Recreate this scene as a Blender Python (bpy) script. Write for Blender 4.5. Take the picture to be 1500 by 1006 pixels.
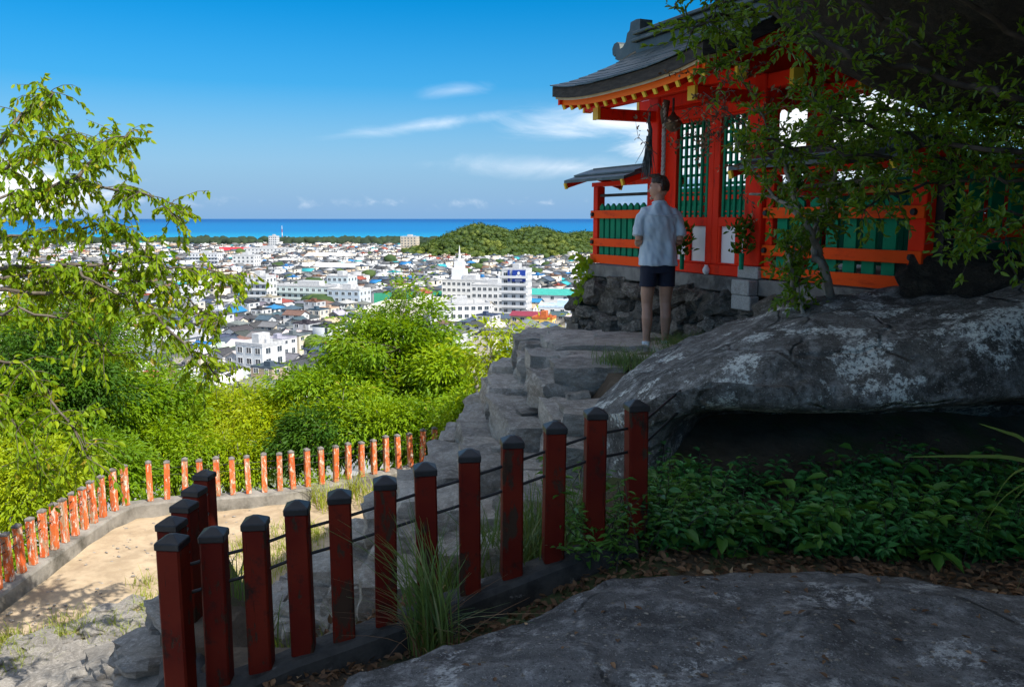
import bpy, bmesh, math, random
import numpy as np
from mathutils import Vector, Matrix, noise as mnoise
R = math.radians
random.seed(11)
rng = np.random.default_rng(11)
scn = bpy.context.scene
for o in list(bpy.data.objects):
    bpy.data.objects.remove(o)
COL = scn.collection

# ------------------------------------------------------------------ camera, sky, sun, exposure
TH = math.atan(183 / 1250.0)
cam_d = bpy.data.cameras.new('camera')
cam = bpy.data.objects.new('camera', cam_d)
COL.objects.link(cam)
cam.location = (0, 0, 0)
cam.rotation_euler = (math.pi / 2 - TH, 0, 0)
cam_d.lens = 30.0
cam_d.sensor_width = 36.0
cam_d.clip_start = 0.05
cam_d.clip_end = 90000
scn.camera = cam

SUN_AZ, SUN_EL = R(133), R(50)          # azimuth clockwise from +Y (behind, to the right)
SDIR = Vector((math.sin(SUN_AZ) * math.cos(SUN_EL), math.cos(SUN_AZ) * math.cos(SUN_EL), math.sin(SUN_EL)))
sun_d = bpy.data.lights.new('sun', 'SUN')
sun_d.energy = 3.6
sun_d.angle = R(0.5)
sun_d.color = (1.0, 0.95, 0.86)
sun = bpy.data.objects.new('sun', sun_d)
COL.objects.link(sun)
sun.rotation_euler = SDIR.to_track_quat('Z', 'Y').to_euler()
SKY_STRENGTH = 0.15
scn.view_settings.view_transform = 'Standard'
scn.view_settings.look = 'None'
scn.view_settings.gamma = 1.0
scn.view_settings.use_curve_mapping = False
scn.view_settings.exposure = 1.0
scn.render.engine = 'CYCLES'
cy = scn.cycles
cy.use_denoising = True
cy.max_bounces = 6
cy.diffuse_bounces = 3
cy.glossy_bounces = 2
cy.transmission_bounces = 3
cy.transparent_max_bounces = 4
cy.caustics_reflective = False
cy.caustics_refractive = False


class NT:
    """small node tree writer"""
    def __init__(s, nt):
        s.nt = nt; s.n = nt.nodes; s.l = nt.links
    def new(s, t, **kw):
        x = s.n.new(t)
        for k, v in kw.items():
            setattr(x, k, v)
        return x
    def put(s, sock, v):
        if isinstance(v, bpy.types.NodeSocket):
            s.l.new(v, sock)
        elif v is not None:
            if isinstance(v, (tuple, list)) and len(v) == 3 and sock.type == 'RGBA':
                v = (*v, 1)
            sock.default_value = v
    def math(s, op, a, b=None, c=None, clamp=False):
        x = s.new('ShaderNodeMath', operation=op, use_clamp=clamp)
        s.put(x.inputs[0], a)
        if b is not None: s.put(x.inputs[1], b)
        if c is not None: s.put(x.inputs[2], c)
        return x.outputs[0]
    def vmath(s, op, a, b=None):
        x = s.new('ShaderNodeVectorMath', operation=op)
        s.put(x.inputs[0], a)
        if b is not None: s.put(x.inputs[1], b)
        return x.outputs[0]
    def mix(s, f, a, b, blend='MIX'):
        x = s.new('ShaderNodeMix', data_type='RGBA', blend_type=blend)
        s.put(x.inputs[0], f); s.put(x.inputs[6], a); s.put(x.inputs[7], b)
        return x.outputs[2]
    def rng(s, v, a, b, c=0.0, d=1.0, smooth=True):
        x = s.new('ShaderNodeMapRange', interpolation_type='SMOOTHSTEP' if smooth else 'LINEAR')
        s.put(x.inputs[0], v)
        for i, q in enumerate((a, b, c, d)):
            s.put(x.inputs[i + 1], q)
        return x.outputs[0]
    def noise(s, vec, scale, detail=4, rough=0.55, dist=0.0):
        x = s.new('ShaderNodeTexNoise')
        s.put(x.inputs['Vector'], vec)
        x.inputs['Scale'].default_value = scale
        x.inputs['Detail'].default_value = detail
        x.inputs['Roughness'].default_value = rough
        x.inputs['Distortion'].default_value = dist
        return x.outputs[0]
    def voro(s, vec, scale, feature='F1', out='Distance', randomness=1.0):
        x = s.new('ShaderNodeTexVoronoi', feature=feature)
        s.put(x.inputs['Vector'], vec)
        x.inputs['Scale'].default_value = scale
        x.inputs['Randomness'].default_value = randomness
        return x.outputs[out]


# ---- world: Nishita sky with clouds given by direction
world = bpy.data.worlds.new('World')
scn.world = world
world.use_nodes = True
W = NT(world.node_tree)
W.n.clear()
sky = W.new('ShaderNodeTexSky', sky_type='NISHITA')
sky.sun_disc = False
sky.sun_elevation = SUN_EL
sky.sun_rotation = SUN_AZ
sky.altitude = 50
sky.air_density = 1.0
sky.dust_density = 0.6
sky.ozone_density = 2.5
hs = W.new('ShaderNodeHueSaturation')
hs.inputs['Saturation'].default_value = 1.95
hs.inputs['Value'].default_value = 0.47
W.l.new(sky.outputs[0], hs.inputs['Color'])
tc = W.new('ShaderNodeTexCoord')
sep = W.new('ShaderNodeSeparateXYZ')
W.l.new(tc.outputs['Generated'], sep.inputs[0])
az = W.math('ARCTAN2', sep.outputs[0], sep.outputs[1])
el = W.math('ARCSINE', sep.outputs[2])
cmb = W.new('ShaderNodeCombineXYZ')
W.put(cmb.inputs[0], W.math('MULTIPLY', az, 1.0)); W.put(cmb.inputs[1], W.math('MULTIPLY', el, 3.2))
streak = W.noise(cmb.outputs[0], 9.0, 8, 0.6, 0.6)
cmb2 = W.new('ShaderNodeCombineXYZ')
W.put(cmb2.inputs[0], az); W.put(cmb2.inputs[1], W.math('MULTIPLY', el, 1.6))
puff = W.noise(cmb2.outputs[0], 26.0, 7, 0.6, 0.2)


def blob(a, e, ra, re, lo, hi, tilt=0.0, src=None):
    """one cloud, centred on azimuth a and elevation e (degrees)"""
    da = W.math('SUBTRACT', az, R(a))
    de = W.math('SUBTRACT', W.math('SUBTRACT', el, R(e)), W.math('MULTIPLY', da, tilt))
    q = W.math('ADD', W.math('POWER', W.math('DIVIDE', da, R(ra)), 2.0), W.math('POWER', W.math('DIVIDE', de, R(re)), 2.0))
    m = W.math('SUBTRACT', 1.0, W.math('SQRT', q), clamp=False)
    v = W.math('ADD', W.math('MULTIPLY', m, 0.55), src or streak)
    return W.rng(v, lo, hi)


clouds = [
    blob(6.5, 6.3, 8.5, 1.6, 0.50, 1.22, 0.02),      # bright bank behind the gate eave
    blob(17.0, 5.6, 9.5, 4.2, 0.40, 0.78, 0.0),      # bank seen through the lattice
    blob(4.0, 3.3, 12.0, 1.0, 0.50, 1.7, -0.02),    # long low streak
    blob(-5.5, 6.0, 12.0, 0.7, 0.62, 1.8, 0.13),    # thin rising streak
    blob(-3.5, 8.2, 4.5, 0.8, 0.66, 2.0, 0.10),
    blob(-31.0, 1.5, 9.0, 2.6, 0.55, 0.95, 0.0),     # low bright cloud behind the left tree
    blob(62.0, 22.0, 36.0, 15.0, 0.50, 0.95, 0.0),  # this cloud and the next two, out of view, enlarged to whiten the shade
    blob(-82.0, 24.0, 36.0, 15.0, 0.50, 0.95, 0.0),
    blob(170.0, 34.0, 70.0, 22.0, 0.50, 0.95, 0.0),
]
cl = clouds[0]
for c in clouds[1:]:
    cl = W.math('MAXIMUM', cl, c)
band = W.rng(W.math('ABSOLUTE', W.math('SUBTRACT', el, R(1.05))), R(0.75), R(0.0))
rowc = W.math('MULTIPLY', W.math('MULTIPLY', band, 0.8), W.rng(W.math('ADD', puff, W.math('MULTIPLY', band, 0.12)), 0.60, 1.08))
cl = W.math('MAXIMUM', cl, rowc)
# cumulus cover added over the unseen upper sky to brighten and whiten the shade
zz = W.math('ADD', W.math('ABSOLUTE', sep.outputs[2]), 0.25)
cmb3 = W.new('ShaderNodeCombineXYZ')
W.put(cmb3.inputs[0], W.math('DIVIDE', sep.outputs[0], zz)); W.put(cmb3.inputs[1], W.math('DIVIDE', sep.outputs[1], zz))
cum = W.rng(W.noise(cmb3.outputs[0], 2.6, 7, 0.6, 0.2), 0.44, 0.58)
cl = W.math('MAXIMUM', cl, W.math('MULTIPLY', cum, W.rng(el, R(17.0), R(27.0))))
haze_low = W.rng(el, R(15.0), R(-1.5), 0.0, 0.92)
skyc = W.mix(haze_low, hs.outputs[0], (.68, 1.46, 2.62))
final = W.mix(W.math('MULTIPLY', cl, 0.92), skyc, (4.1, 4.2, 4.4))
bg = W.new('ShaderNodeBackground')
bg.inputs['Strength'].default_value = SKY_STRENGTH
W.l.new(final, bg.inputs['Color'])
wo = W.new('ShaderNodeOutputWorld')
W.l.new(bg.outputs[0], wo.inputs['Surface'])

# ------------------------------------------------------------------ layout helpers
F_ = 1250.0
C_, S_ = math.cos(TH), math.sin(TH)


def ray(u, v):
    a = (u - 750) / F_; b = (503 - v) / F_
    return (a, C_ + b * S_, -S_ + b * C_)


def at_y(u, v, Y):
    r = ray(u, v); k = Y / r[1]
    return Vector((r[0] * k, Y, r[2] * k))


def at_z(u, v, z):
    r = ray(u, v); k = z / r[2]
    return Vector((r[0] * k, r[1] * k, z))


def pix(p):
    x, y, z = p
    d = y * C_ - z * S_
    return 750 + F_ * x / d, 503 - F_ * (y * S_ + z * C_) / d, d


def tag(o, label=None, cat=None, group=None, kind=None):
    if label: o['label'] = label
    if cat: o['category'] = cat
    if group: o['group'] = group
    if kind: o['kind'] = kind
    return o


def empty(name, loc, label, cat, group=None, rz=0.0):
    o = bpy.data.objects.new(name, None)
    COL.objects.link(o)
    o.location = loc
    o.rotation_euler = (0, 0, rz)
    o.empty_display_size = 0.2
    return tag(o, label, cat, group)


def link(name, me, parent=None, loc=(0, 0, 0), rot=(0, 0, 0), scale=(1, 1, 1)):
    o = bpy.data.objects.new(name, me)
    COL.objects.link(o)
    o.parent = parent
    o.location = loc
    o.rotation_euler = rot
    o.scale = scale
    return o


class MB:
    """collects boxes, beams, tubes and lofts; build() links them as one mesh object"""
    def __init__(s):
        s.v = []; s.f = []; s.m = []; s.mi = 0
    def add(s, vs, fs):
        n = len(s.v)
        s.v.extend([tuple(p) for p in vs])
        s.f.extend([tuple(i + n for i in f) for f in fs])
        s.m.extend([s.mi] * len(fs))
    def box(s, c, size, rz=0.0, M=None):
        hx, hy, hz = size[0] / 2, size[1] / 2, size[2] / 2
        vs = [Vector((x * hx, y * hy, z * hz)) for z in (-1, 1) for x, y in ((-1, -1), (1, -1), (1, 1), (-1, 1))]
        mt = M or Matrix.Rotation(rz, 3, 'Z')
        vs = [mt @ p + Vector(c) for p in vs]
        s.add(vs, [(3, 2, 1, 0), (4, 5, 6, 7), (0, 1, 5, 4), (1, 2, 6, 5), (2, 3, 7, 6), (3, 0, 4, 7)])
    def span(s, a, b):
        """axis aligned box from corner a to corner b"""
        a = Vector(a); b = Vector(b)
        s.box((a + b) / 2, [abs(q) for q in (b - a)])
    def beam(s, p0, p1, w, h, up=(0, 0, 1)):
        p0 = Vector(p0); p1 = Vector(p1)
        d = p1 - p0; L = d.length; d.normalize()
        x = d.cross(Vector(up))
        if x.length < 1e-5: x = Vector((1, 0, 0))
        x.normalize(); z = x.cross(d)
        M = Matrix((x, d, z)).transposed()
        s.box((p0 + p1) / 2, (w, L, h), M=M)
    def tube(s, path, radii, n=6, cap=True):
        path = [Vector(p) for p in path]
        if not hasattr(radii, '__len__'): radii = [radii] * len(path)
        rings = []; prev = None
        for i, p in enumerate(path):
            t = (path[min(i + 1, len(path) - 1)] - path[max(i - 1, 0)])
            if t.length < 1e-9: t = Vector((0, 0, 1))
            t.normalize()
            if prev is None:
                a = Vector((0, 0, 1)) if abs(t.z) < 0.9 else Vector((1, 0, 0))
                x = t.cross(a).normalized()
            else:
                x = (prev - t * prev.dot(t))
                x = x.normalized() if x.length > 1e-6 else t.orthogonal().normalized()
            prev = x; y = t.cross(x)
            rings.append([p + (x * math.cos(2 * math.pi * k / n) + y * math.sin(2 * math.pi * k / n)) * radii[i] for k in range(n)])
        s.loft(rings, cap)
    def loft(s, rings, cap=True):
        n = len(rings[0]); vs = [p for r in rings for p in r]; fs = []
        for i in range(len(rings) - 1):
            for k in range(n):
                a = i * n + k; b = i * n + (k + 1) % n
                fs.append((a, b, b + n, a + n))
        if cap:
            fs.append(tuple(range(n - 1, -1, -1)))
            fs.append(tuple((len(rings) - 1) * n + k for k in range(n)))
        s.add(vs, fs)
    def mesh(s, name, mats, origin=(0, 0, 0), smooth=False, bevel=0.0, segs=1):
        me = bpy.data.meshes.new(name)
        ox, oy, oz = origin
        me.from_pydata([(x - ox, y - oy, z - oz) for x, y, z in s.v], [], s.f)
        if not isinstance(mats, (list, tuple)): mats = [mats]
        for m in mats: me.materials.append(m)
        me.polygons.foreach_set('material_index', s.m)
        if bevel:
            bm = bmesh.new(); bm.from_mesh(me)
            es = [e for e in bm.edges if len(e.link_faces) == 2 and e.calc_face_angle(0) > 0.5]
            bmesh.ops.bevel(bm, geom=es, offset=bevel, segments=segs, affect='EDGES', clamp_overlap=True)
            bm.to_mesh(me); bm.free()
        if smooth: me.polygons.foreach_set('use_smooth', [True] * len(me.polygons))
        me.update()
        return me
    def build(s, name, mats, parent=None, origin=(0, 0, 0), **kw):
        return link(name, s.mesh(name, mats, origin, **kw), parent)


def np_mesh(name, V, Fq, mats, parent=None, smooth=False, attrs=None, mi=None, loc=(0, 0, 0)):
    """fast mesh from numpy arrays; Fq is (n,3) or (n,4)"""
    me = bpy.data.meshes.new(name)
    V = np.ascontiguousarray(V, dtype=np.float32); Fq = np.ascontiguousarray(Fq, dtype=np.int32)
    k = Fq.shape[1]
    me.vertices.add(len(V)); me.vertices.foreach_set('co', V.ravel())
    me.loops.add(Fq.size); me.loops.foreach_set('vertex_index', Fq.ravel())
    me.polygons.add(len(Fq))
    me.polygons.foreach_set('loop_start', np.arange(0, Fq.size, k, dtype=np.int32))
    me.polygons.foreach_set('loop_total', np.full(len(Fq), k, dtype=np.int32))
    if not isinstance(mats, (list, tuple)): mats = [mats]
    for m in mats: me.materials.append(m)
    if mi is not None: me.polygons.foreach_set('material_index', np.asarray(mi, dtype=np.int32))
    if smooth: me.polygons.foreach_set('use_smooth', np.ones(len(Fq), dtype=bool))
    for an, (typ, arr) in (attrs or {}).items():
        at = me.attributes.new(an, typ, 'POINT')
        if typ == 'FLOAT': at.data.foreach_set('value', np.asarray(arr, dtype=np.float32))
        else: at.data.foreach_set('color', np.asarray(arr, dtype=np.float32).ravel())
    me.update(calc_edges=True)
    me.validate()
    return link(name, me, parent, loc)


def nrm(a):
    return a / np.maximum(np.linalg.norm(a, axis=1, keepdims=True), 1e-9)


LEAF4 = (np.array([(0, 0, 0), (.5, .45, .10), (0, 1, -.10), (-.5, .45, .10)]), np.array([(0, 1, 2), (0, 2, 3)]))
LEAF6 = (np.array([(0, 0, 0), (.42, .28, .10), (.40, .62, .08), (0, 1, -.12), (-.40, .62, .08), (-.42, .28, .10)]), np.array([(0, 1, 2, 3), (0, 3, 4, 5)]))


def leaf_arrays(P, D, U, L, wr, tmpl):
    T, Fc = tmpl
    D = nrm(D); X = nrm(np.cross(D, U)); Z = np.cross(X, D)
    L = np.asarray(L)[:, None, None]
    wr = np.broadcast_to(np.asarray(wr, dtype=float), (len(P),))[:, None, None]
    V = P[:, None, :] + L * (T[None, :, 0:1] * X[:, None, :] * wr + T[None, :, 1:2] * D[:, None, :] + T[None, :, 2:3] * Z[:, None, :])
    n, k = len(P), len(T)
    Fa = (Fc[None] + (np.arange(n) * k)[:, None, None]).reshape(-1, Fc.shape[1])
    return V.reshape(-1, 3), Fa, k


def leaves(name, P, D, U, L, wr, mat, parent=None, tmpl=LEAF4, origin=(0, 0, 0), rnd=None):
    V, Fa, k = leaf_arrays(P - np.array(origin), D, U, L, wr, tmpl)
    r = np.repeat(rng.random(len(P)) if rnd is None else rnd, k)
    return np_mesh(name, V, Fa, mat, parent, attrs={'rnd': ('FLOAT', r)})


# ------------------------------------------------------------------ materials
def mat_base(name):
    m = bpy.data.materials.new(name); m.use_nodes = True
    t = NT(m.node_tree); t.n.clear()
    out = t.new('ShaderNodeOutputMaterial')
    b = t.new('ShaderNodeBsdfPrincipled')
    t.l.new(b.outputs[0], out.inputs['Surface'])
    t.out = out; t.b = b
    tcn = t.new('ShaderNodeTexCoord'); oi = t.new('ShaderNodeObjectInfo')
    t.oi = oi
    t.vec = t.vmath('ADD', tcn.outputs['Object'], t.vmath('SCALE', (37.0, 21.0, 13.0), None))
    sc = t.vec.node.inputs[1].links[0].from_node
    t.l.new(oi.outputs['Random'], sc.inputs['Scale'])
    t.raw = tcn.outputs['Object']
    return m, t


def bump(t, h, strength, dist):
    b = t.new('ShaderNodeBump')
    b.inputs['Strength'].default_value = strength
    b.inputs['Distance'].default_value = dist
    t.put(b.inputs['Height'], h)
    t.l.new(b.outputs[0], t.b.inputs['Normal'])


def mat_plain(name, c1, c2, scale=6.0, rough=0.7, bs=0.25, bscale=40.0, bd=0.01, metallic=0.0, spec=0.4, c3=None, s3=2.0, lo3=0.55, hi3=0.7, stretch=None):
    m, t = mat_base(name)
    vec = t.vec
    if stretch: vec = t.vmath('MULTIPLY', vec, stretch)
    n = t.noise(vec, scale, 6, 0.65)
    col = t.mix(t.rng(n, 0.35, 0.65), c1, c2)
    if c3 is not None:
        col = t.mix(t.rng(t.noise(vec, s3, 7, 0.7), lo3, hi3), col, c3)
    t.put(t.b.inputs['Base Color'], col)
    t.b.inputs['Roughness'].default_value = rough
    t.b.inputs['Metallic'].default_value = metallic
    t.b.inputs['Specular IOR Level'].default_value = spec
    bump(t, t.noise(vec, bscale, 5, 0.6), bs, bd)
    return m


def mat_leaf(name, c1, c2, c3=None, trans=0.35, rough=0.45, spec=0.4):
    """leaf: colour varies leaf by leaf (attribute rnd); light passes through"""
    m, t = mat_base(name)
    at = t.new('ShaderNodeAttribute', attribute_name='rnd')
    col = t.mix(at.outputs['Fac'], c1, c2)
    if c3 is not None:
        col = t.mix(t.rng(at.outputs['Fac'], 0.93, 0.985), col, c3)
    big = t.noise(t.vec, 0.9, 2, 0.5)
    col = t.mix(t.rng(big, 0.3, 0.7, 0.0, 0.45), col, tuple(a * 0.62 for a in c1))
    t.put(t.b.inputs['Base Color'], col)
    t.b.inputs['Roughness'].default_value = rough
    t.b.inputs['Specular IOR Level'].default_value = spec
    tr = t.new('ShaderNodeBsdfTranslucent')
    t.put(tr.inputs['Color'], t.mix(0.5, col, (min(c2[0] * 2.0, .9), min(c2[1] * 1.7, .9), c2[2] * .6)))
    mx = t.new('ShaderNodeMixShader'); mx.inputs[0].default_value = trans
    t.l.new(t.b.outputs[0], mx.inputs[1]); t.l.new(tr.outputs[0], mx.inputs[2])
    t.l.new(mx.outputs[0], t.out.inputs['Surface'])
    return m


def mat_rock(name, dark, mid, pale, lichen=None, sc=1.0, lich=(0.60, 0.70), bs=0.7, bd=0.03, crack=0.0, perobj=0.0, stretch=None):
    m, t = mat_base(name)
    vec = t.vec
    if stretch: vec = t.vmath('MULTIPLY', vec, stretch)
    n1 = t.noise(vec, 1.3 * sc, 10, 0.72, 0.05)
    n2 = t.noise(vec, 7.0 * sc, 8, 0.7)
    n3 = t.noise(vec, 45.0 * sc, 4, 0.7)
    col = t.mix(t.rng(n1, 0.32, 0.66), dark, mid)
    col = t.mix(t.rng(n2, 0.46, 0.68, 0, .85), col, pale)
    col = t.mix(t.rng(n3, 0.50, 0.72, 0, .75), col, tuple(a * 0.35 for a in dark))
    col = t.mix(t.rng(t.noise(vec, 80.0 * sc, 2, 0.6), 0.60, 0.72, 0, .6), col, tuple(min(1, a * 1.35) for a in pale))
    if lichen is not None:
        msk = t.math('MULTIPLY', t.rng(t.noise(vec, 2.0 * sc, 12, 0.78, 0.0), lich[0], lich[1]), t.rng(t.noise(vec, 30.0 * sc, 5, .75), .40, .54))
        col = t.mix(msk, col, lichen)
    if perobj:
        v = t.rng(t.oi.outputs['Random'], 0, 1, 1 - perobj, 1 + perobj, False)
        col = t.mix(1.0, col, t.gray(v), 'MULTIPLY')
    t.put(t.b.inputs['Base Color'], col)
    t.b.inputs['Roughness'].default_value = 0.82
    t.b.inputs['Specular IOR Level'].default_value = 0.35
    h = t.math('ADD', t.math('MULTIPLY', n2, 1.0), t.math('MULTIPLY', n3, 0.45))
    if crack:
        wv = t.vmath('ADD', vec, t.vmath('SCALE', t.vmath('SUBTRACT', t.ncol(vec, 2.0), (.5, .5, .5)), None))
        wv.node.inputs[1].links[0].from_node.inputs['Scale'].default_value = 0.6
        cr = t.rng(t.voro(wv, crack, 'DISTANCE_TO_EDGE'), 0.0, 0.03)
        h = t.math('ADD', h, t.math('MULTIPLY', cr, 0.8))
    bump(t, h, bs, bd)
    return m


def _gray(s, v):
    x = s.new('ShaderNodeCombineColor')
    for i in range(3): s.put(x.inputs[i], v)
    return x.outputs[0]


def _ncol(s, vec, scale):
    x = s.new('ShaderNodeTexNoise'); s.put(x.inputs['Vector'], vec); x.inputs['Scale'].default_value = scale
    return x.outputs[1]


NT.gray = _gray
NT.ncol = _ncol


def mat_objcolor(name, rough=0.7, var=0.12, sc=0.6, attr=None, spec=0.3):
    m, t = mat_base(name)
    if attr:
        a = t.new('ShaderNodeAttribute', attribute_name=attr); c = a.outputs['Color']
    else:
        c = t.oi.outputs['Color']
    v = t.rng(t.noise(t.vec, sc, 5, 0.65), 0.3, 0.7, 1 - var, 1 + var * .4)
    t.put(t.b.inputs['Base Color'], t.mix(1.0, c, t.gray(v), 'MULTIPLY'))
    t.b.inputs['Roughness'].default_value = rough
    t.b.inputs['Specular IOR Level'].default_value = spec
    return m


def mat_paint_wood(name, paint, paint2, under, flake=(0.60, 0.68), sc=5.0, rough=0.55, dirt=None, white=None):
    """painted timber, flaking along the grain (z)"""
    m, t = mat_base(name)
    v = t.vmath('MULTIPLY', t.vec, (1.0, 1.0, 0.35))
    n = t.noise(v, sc, 8, 0.72, 0.2)
    n2 = t.noise(v, sc * 4.0, 6, 0.7)
    col = t.mix(t.rng(t.noise(t.vec, 2.3, 4), 0.35, 0.65), paint, paint2)
    msk = t.rng(t.math('ADD', n, t.math('MULTIPLY', t.math('SUBTRACT', n2, 0.5), 0.35)), flake[0], flake[1])
    col = t.mix(msk, col, under)
    spl = t.rng(t.noise(t.vmath('MULTIPLY', t.vec, (1.0, 1.0, 0.05)), sc * 7.0, 4, 0.6), 0.66, 0.70)
    col = t.mix(t.math('MULTIPLY', spl, 0.85), col, tuple(a * .3 for a in under))
    if white is not None:
        n3 = t.noise(t.vmath('ADD', v, (7.3, 1.1, 4.0)), sc * 2.2, 8, 0.75)
        col = t.mix(t.rng(n3, 0.53, 0.61), col, white)
    if dirt is not None:
        col = t.mix(t.rng(t.noise(t.vec, 9.0, 7, 0.7), 0.52, 0.75), col, dirt)
    t.put(t.b.inputs['Base Color'], col)
    t.b.inputs['Roughness'].default_value = rough
    t.b.inputs['Specular IOR Level'].default_value = 0.15
    bump(t, t.math('SUBTRACT', t.math('MULTIPLY', n2, 0.4), t.math('MULTIPLY', t.math('ADD', msk, t.math('MULTIPLY', spl, 2.0)), 0.8)), 0.6, 0.005)
    return m


MT = {}
MT['rock'] = mat_rock('lichened granite', (.055, .050, .042), (.185, .172, .150), (.42, .41, .38), (.78, .79, .72), 1.1, (0.525, 0.56), 1.0, 0.05, crack=0.9)
MT['slab'] = mat_rock('dark granite', (.060, .058, .056), (.185, .182, .176), (.36, .355, .345), (.52, .52, .50), 1.15, (0.55, 0.60), 1.0, 0.04, crack=0.7)
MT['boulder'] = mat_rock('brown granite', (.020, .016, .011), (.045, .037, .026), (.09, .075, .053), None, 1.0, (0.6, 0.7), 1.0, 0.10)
MT['step'] = mat_rock('worn step stone', (.22, .195, .16), (.48, .43, .36), (.62, .57, .49), (.58, .56, .48), 1.2, (0.58, 0.68), 1.0, 0.03, perobj=0.25)
MT['wallstone'] = mat_rock('wall stone', (.065, .055, .042), (.20, .172, .135), (.40, .36, .30), (.50, .48, .41), 1.2, (0.57, 0.65), 1.0, 0.03, perobj=0.5)
MT['rubble'] = mat_rock('pale rubble', (.17, .155, .135), (.30, .275, .24), (.42, .39, .35), None, 2.0, (0.6, 0.7), 0.8, 0.02, perobj=0.2)
MT['concrete'] = mat_plain('old concrete', (.20, .185, .16), (.30, .28, .245), 3.0, 0.85, 0.5, 30, .01, c3=(.075, .070, .055), s3=1.1, lo3=.46, hi3=.66)
MT['granite'] = mat_plain('pale granite block', (.30, .29, .27), (.42, .41, .385), 60.0, 0.8, 0.3, 90, .003, c3=(.22, .21, .195), s3=4.0, lo3=.5, hi3=.7)
MT['darkconcrete'] = mat_plain('mossy dark concrete', (.022, .021, .019), (.060, .057, .052), 5.0, 0.85, 0.6, 40, .01, c3=(.17, .165, .155), s3=9.0, lo3=.62, hi3=.70)
MT['coping'] = mat_plain('weathered foundation', (.13, .122, .11), (.23, .22, .20), 4.0, 0.85, 0.4, 40, .008, c3=(.06, .055, .05), s3=3.0, lo3=.5, hi3=.66)
MT['sand'] = mat_plain('sandy path', (.35, .262, .165), (.49, .38, .25), 2.2, 0.95, 0.5, 60, .01, c3=(.29, .215, .14), s3=4.0, lo3=.5, hi3=.8)
MT['soil'] = mat_plain('forest soil', (.075, .055, .035), (.14, .105, .068), 3.0, 0.95, 0.6, 25, .03, c3=(.07, .085, .028), s3=1.0, lo3=.48, hi3=.62)
MT['red'] = mat_plain('red lacquer', (.80, .026, .006), (.86, .036, .007), 2.0, 0.6, 0.14, 60, .003, spec=.12, c3=(.40, .018, .007), s3=6.0, lo3=.50, hi3=.74, stretch=(1, 1, .3))
MT['vermilion'] = mat_plain('vermilion rail', (.90, .072, .005), (.92, .092, .006), 2.0, 0.6, 0.14, 60, .003, spec=.12, c3=(.52, .036, .006), s3=6.0, lo3=.50, hi3=.74, stretch=(.3, 1, 1))
MT['orange'] = mat_plain('orange lacquer', (.88, .14, .010), (.90, .17, .012), 2.0, 0.6, 0.10, 60, .003, spec=.12)
MT['green'] = mat_plain('green painted board', (.005, .205, .100), (.007, .245, .12), 3.0, 0.6, 0.15, 50, .003, spec=.12, c3=(.006, .14, .08), s3=5.0)
MT['yellow'] = mat_plain('yellow end paint', (.80, .52, .03), (.85, .58, .05), 3.0, 0.5, 0.1, 50, .002)
MT['white'] = mat_plain('white panel', (.80, .80, .80), (.74, .74, .75), 2.0, 0.6, 0.05, 50, .002)
MT['bronze'] = mat_plain('aged bronze', (.10, .075, .05), (.17, .13, .085), 6.0, 0.5, 0.3, 50, .004, metallic=0.6)
MT['iron'] = mat_plain('black iron', (.018, .018, .019), (.035, .034, .034), 9.0, 0.5, 0.2, 60, .002, metallic=0.3)
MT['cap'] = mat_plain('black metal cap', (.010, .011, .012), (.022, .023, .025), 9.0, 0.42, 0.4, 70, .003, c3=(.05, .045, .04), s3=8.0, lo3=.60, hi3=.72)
MT['cap_sunlit'] = mat_plain('sunlit tone cap', (.10, .085, .075), (.22, .20, .18), 9.0, 0.7, 0.4, 70, .003)  # paler copy of the black cap, sunlight put into its colour
MT['copper'] = mat_plain('dark grey green copper sheet', (.040, .058, .058), (.072, .092, .090), 3.0, 0.42, 0.3, 30, .006, metallic=0.1, c3=(.13, .145, .14), s3=3.5, lo3=.52, hi3=.70)
MT['bark_roof'] = mat_plain('layered roof edge', (.028, .025, .022), (.062, .055, .047), 9.0, 0.85, 0.6, 60, .008, stretch=(1.0, 1.0, 6.0))
MT['gold_edge'] = mat_plain('pale eave board', (.46, .36, .20), (.56, .45, .27), 5.0, 0.6, 0.2, 60, .003)
MT['rope'] = mat_plain('twisted rope', (.40, .37, .33), (.55, .52, .47), 30.0, 0.9, 0.6, 120, .004)
MT['straw'] = mat_plain('dark straw', (.05, .07, .075), (.11, .13, .13), 20.0, 0.9, 0.3, 90, .003)
MT['post_near'] = mat_paint_wood('shade darkened post paint', (.115, .0085, .004), (.160, .016, .006), (.055, .030, .018), (0.54, 0.60), 6.0, 0.65, (.018, .012, .009), None)  # post paint with the foreground shade put into its base colour
MT['post_far'] = mat_paint_wood('sunlit tone post paint', (.68, .165, .045), (.62, .110, .026), (.48, .29, .17), (0.51, 0.56), 8.0, 0.75, (.20, .11, .06), (.84, .72, .60))  # lighter copy of the post paint, sunlight put into its colour; flaking
MT['trunk'] = mat_plain('bark', (.075, .060, .045), (.16, .135, .105), 6.0, 0.9, 0.7, 30, .02, stretch=(1, 1, .3))
MT['palebark'] = mat_plain('pale bark', (.16, .145, .12), (.30, .275, .235), 7.0, 0.9, 0.6, 40, .01, stretch=(1, 1, .3))
MT['darktwig'] = mat_plain('dark twig', (.035, .028, .022), (.075, .062, .048), 9.0, 0.9, 0.4, 60, .004)
MT['leaf_a'] = mat_leaf('mid green leaf', (.085, .205, .006), (.275, .420, .008), (.34, .28, .03), .4, .45, .3)
MT['leaf_b'] = mat_leaf('yellow green leaf', (.215, .350, .006), (.450, .515, .008), (.50, .36, .03), .4, .45, .3)
MT['leaf_c'] = mat_leaf('dark green leaf', (.026, .090, .008), (.090, .190, .010), None, 0.3, 0.5, .2)
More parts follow.
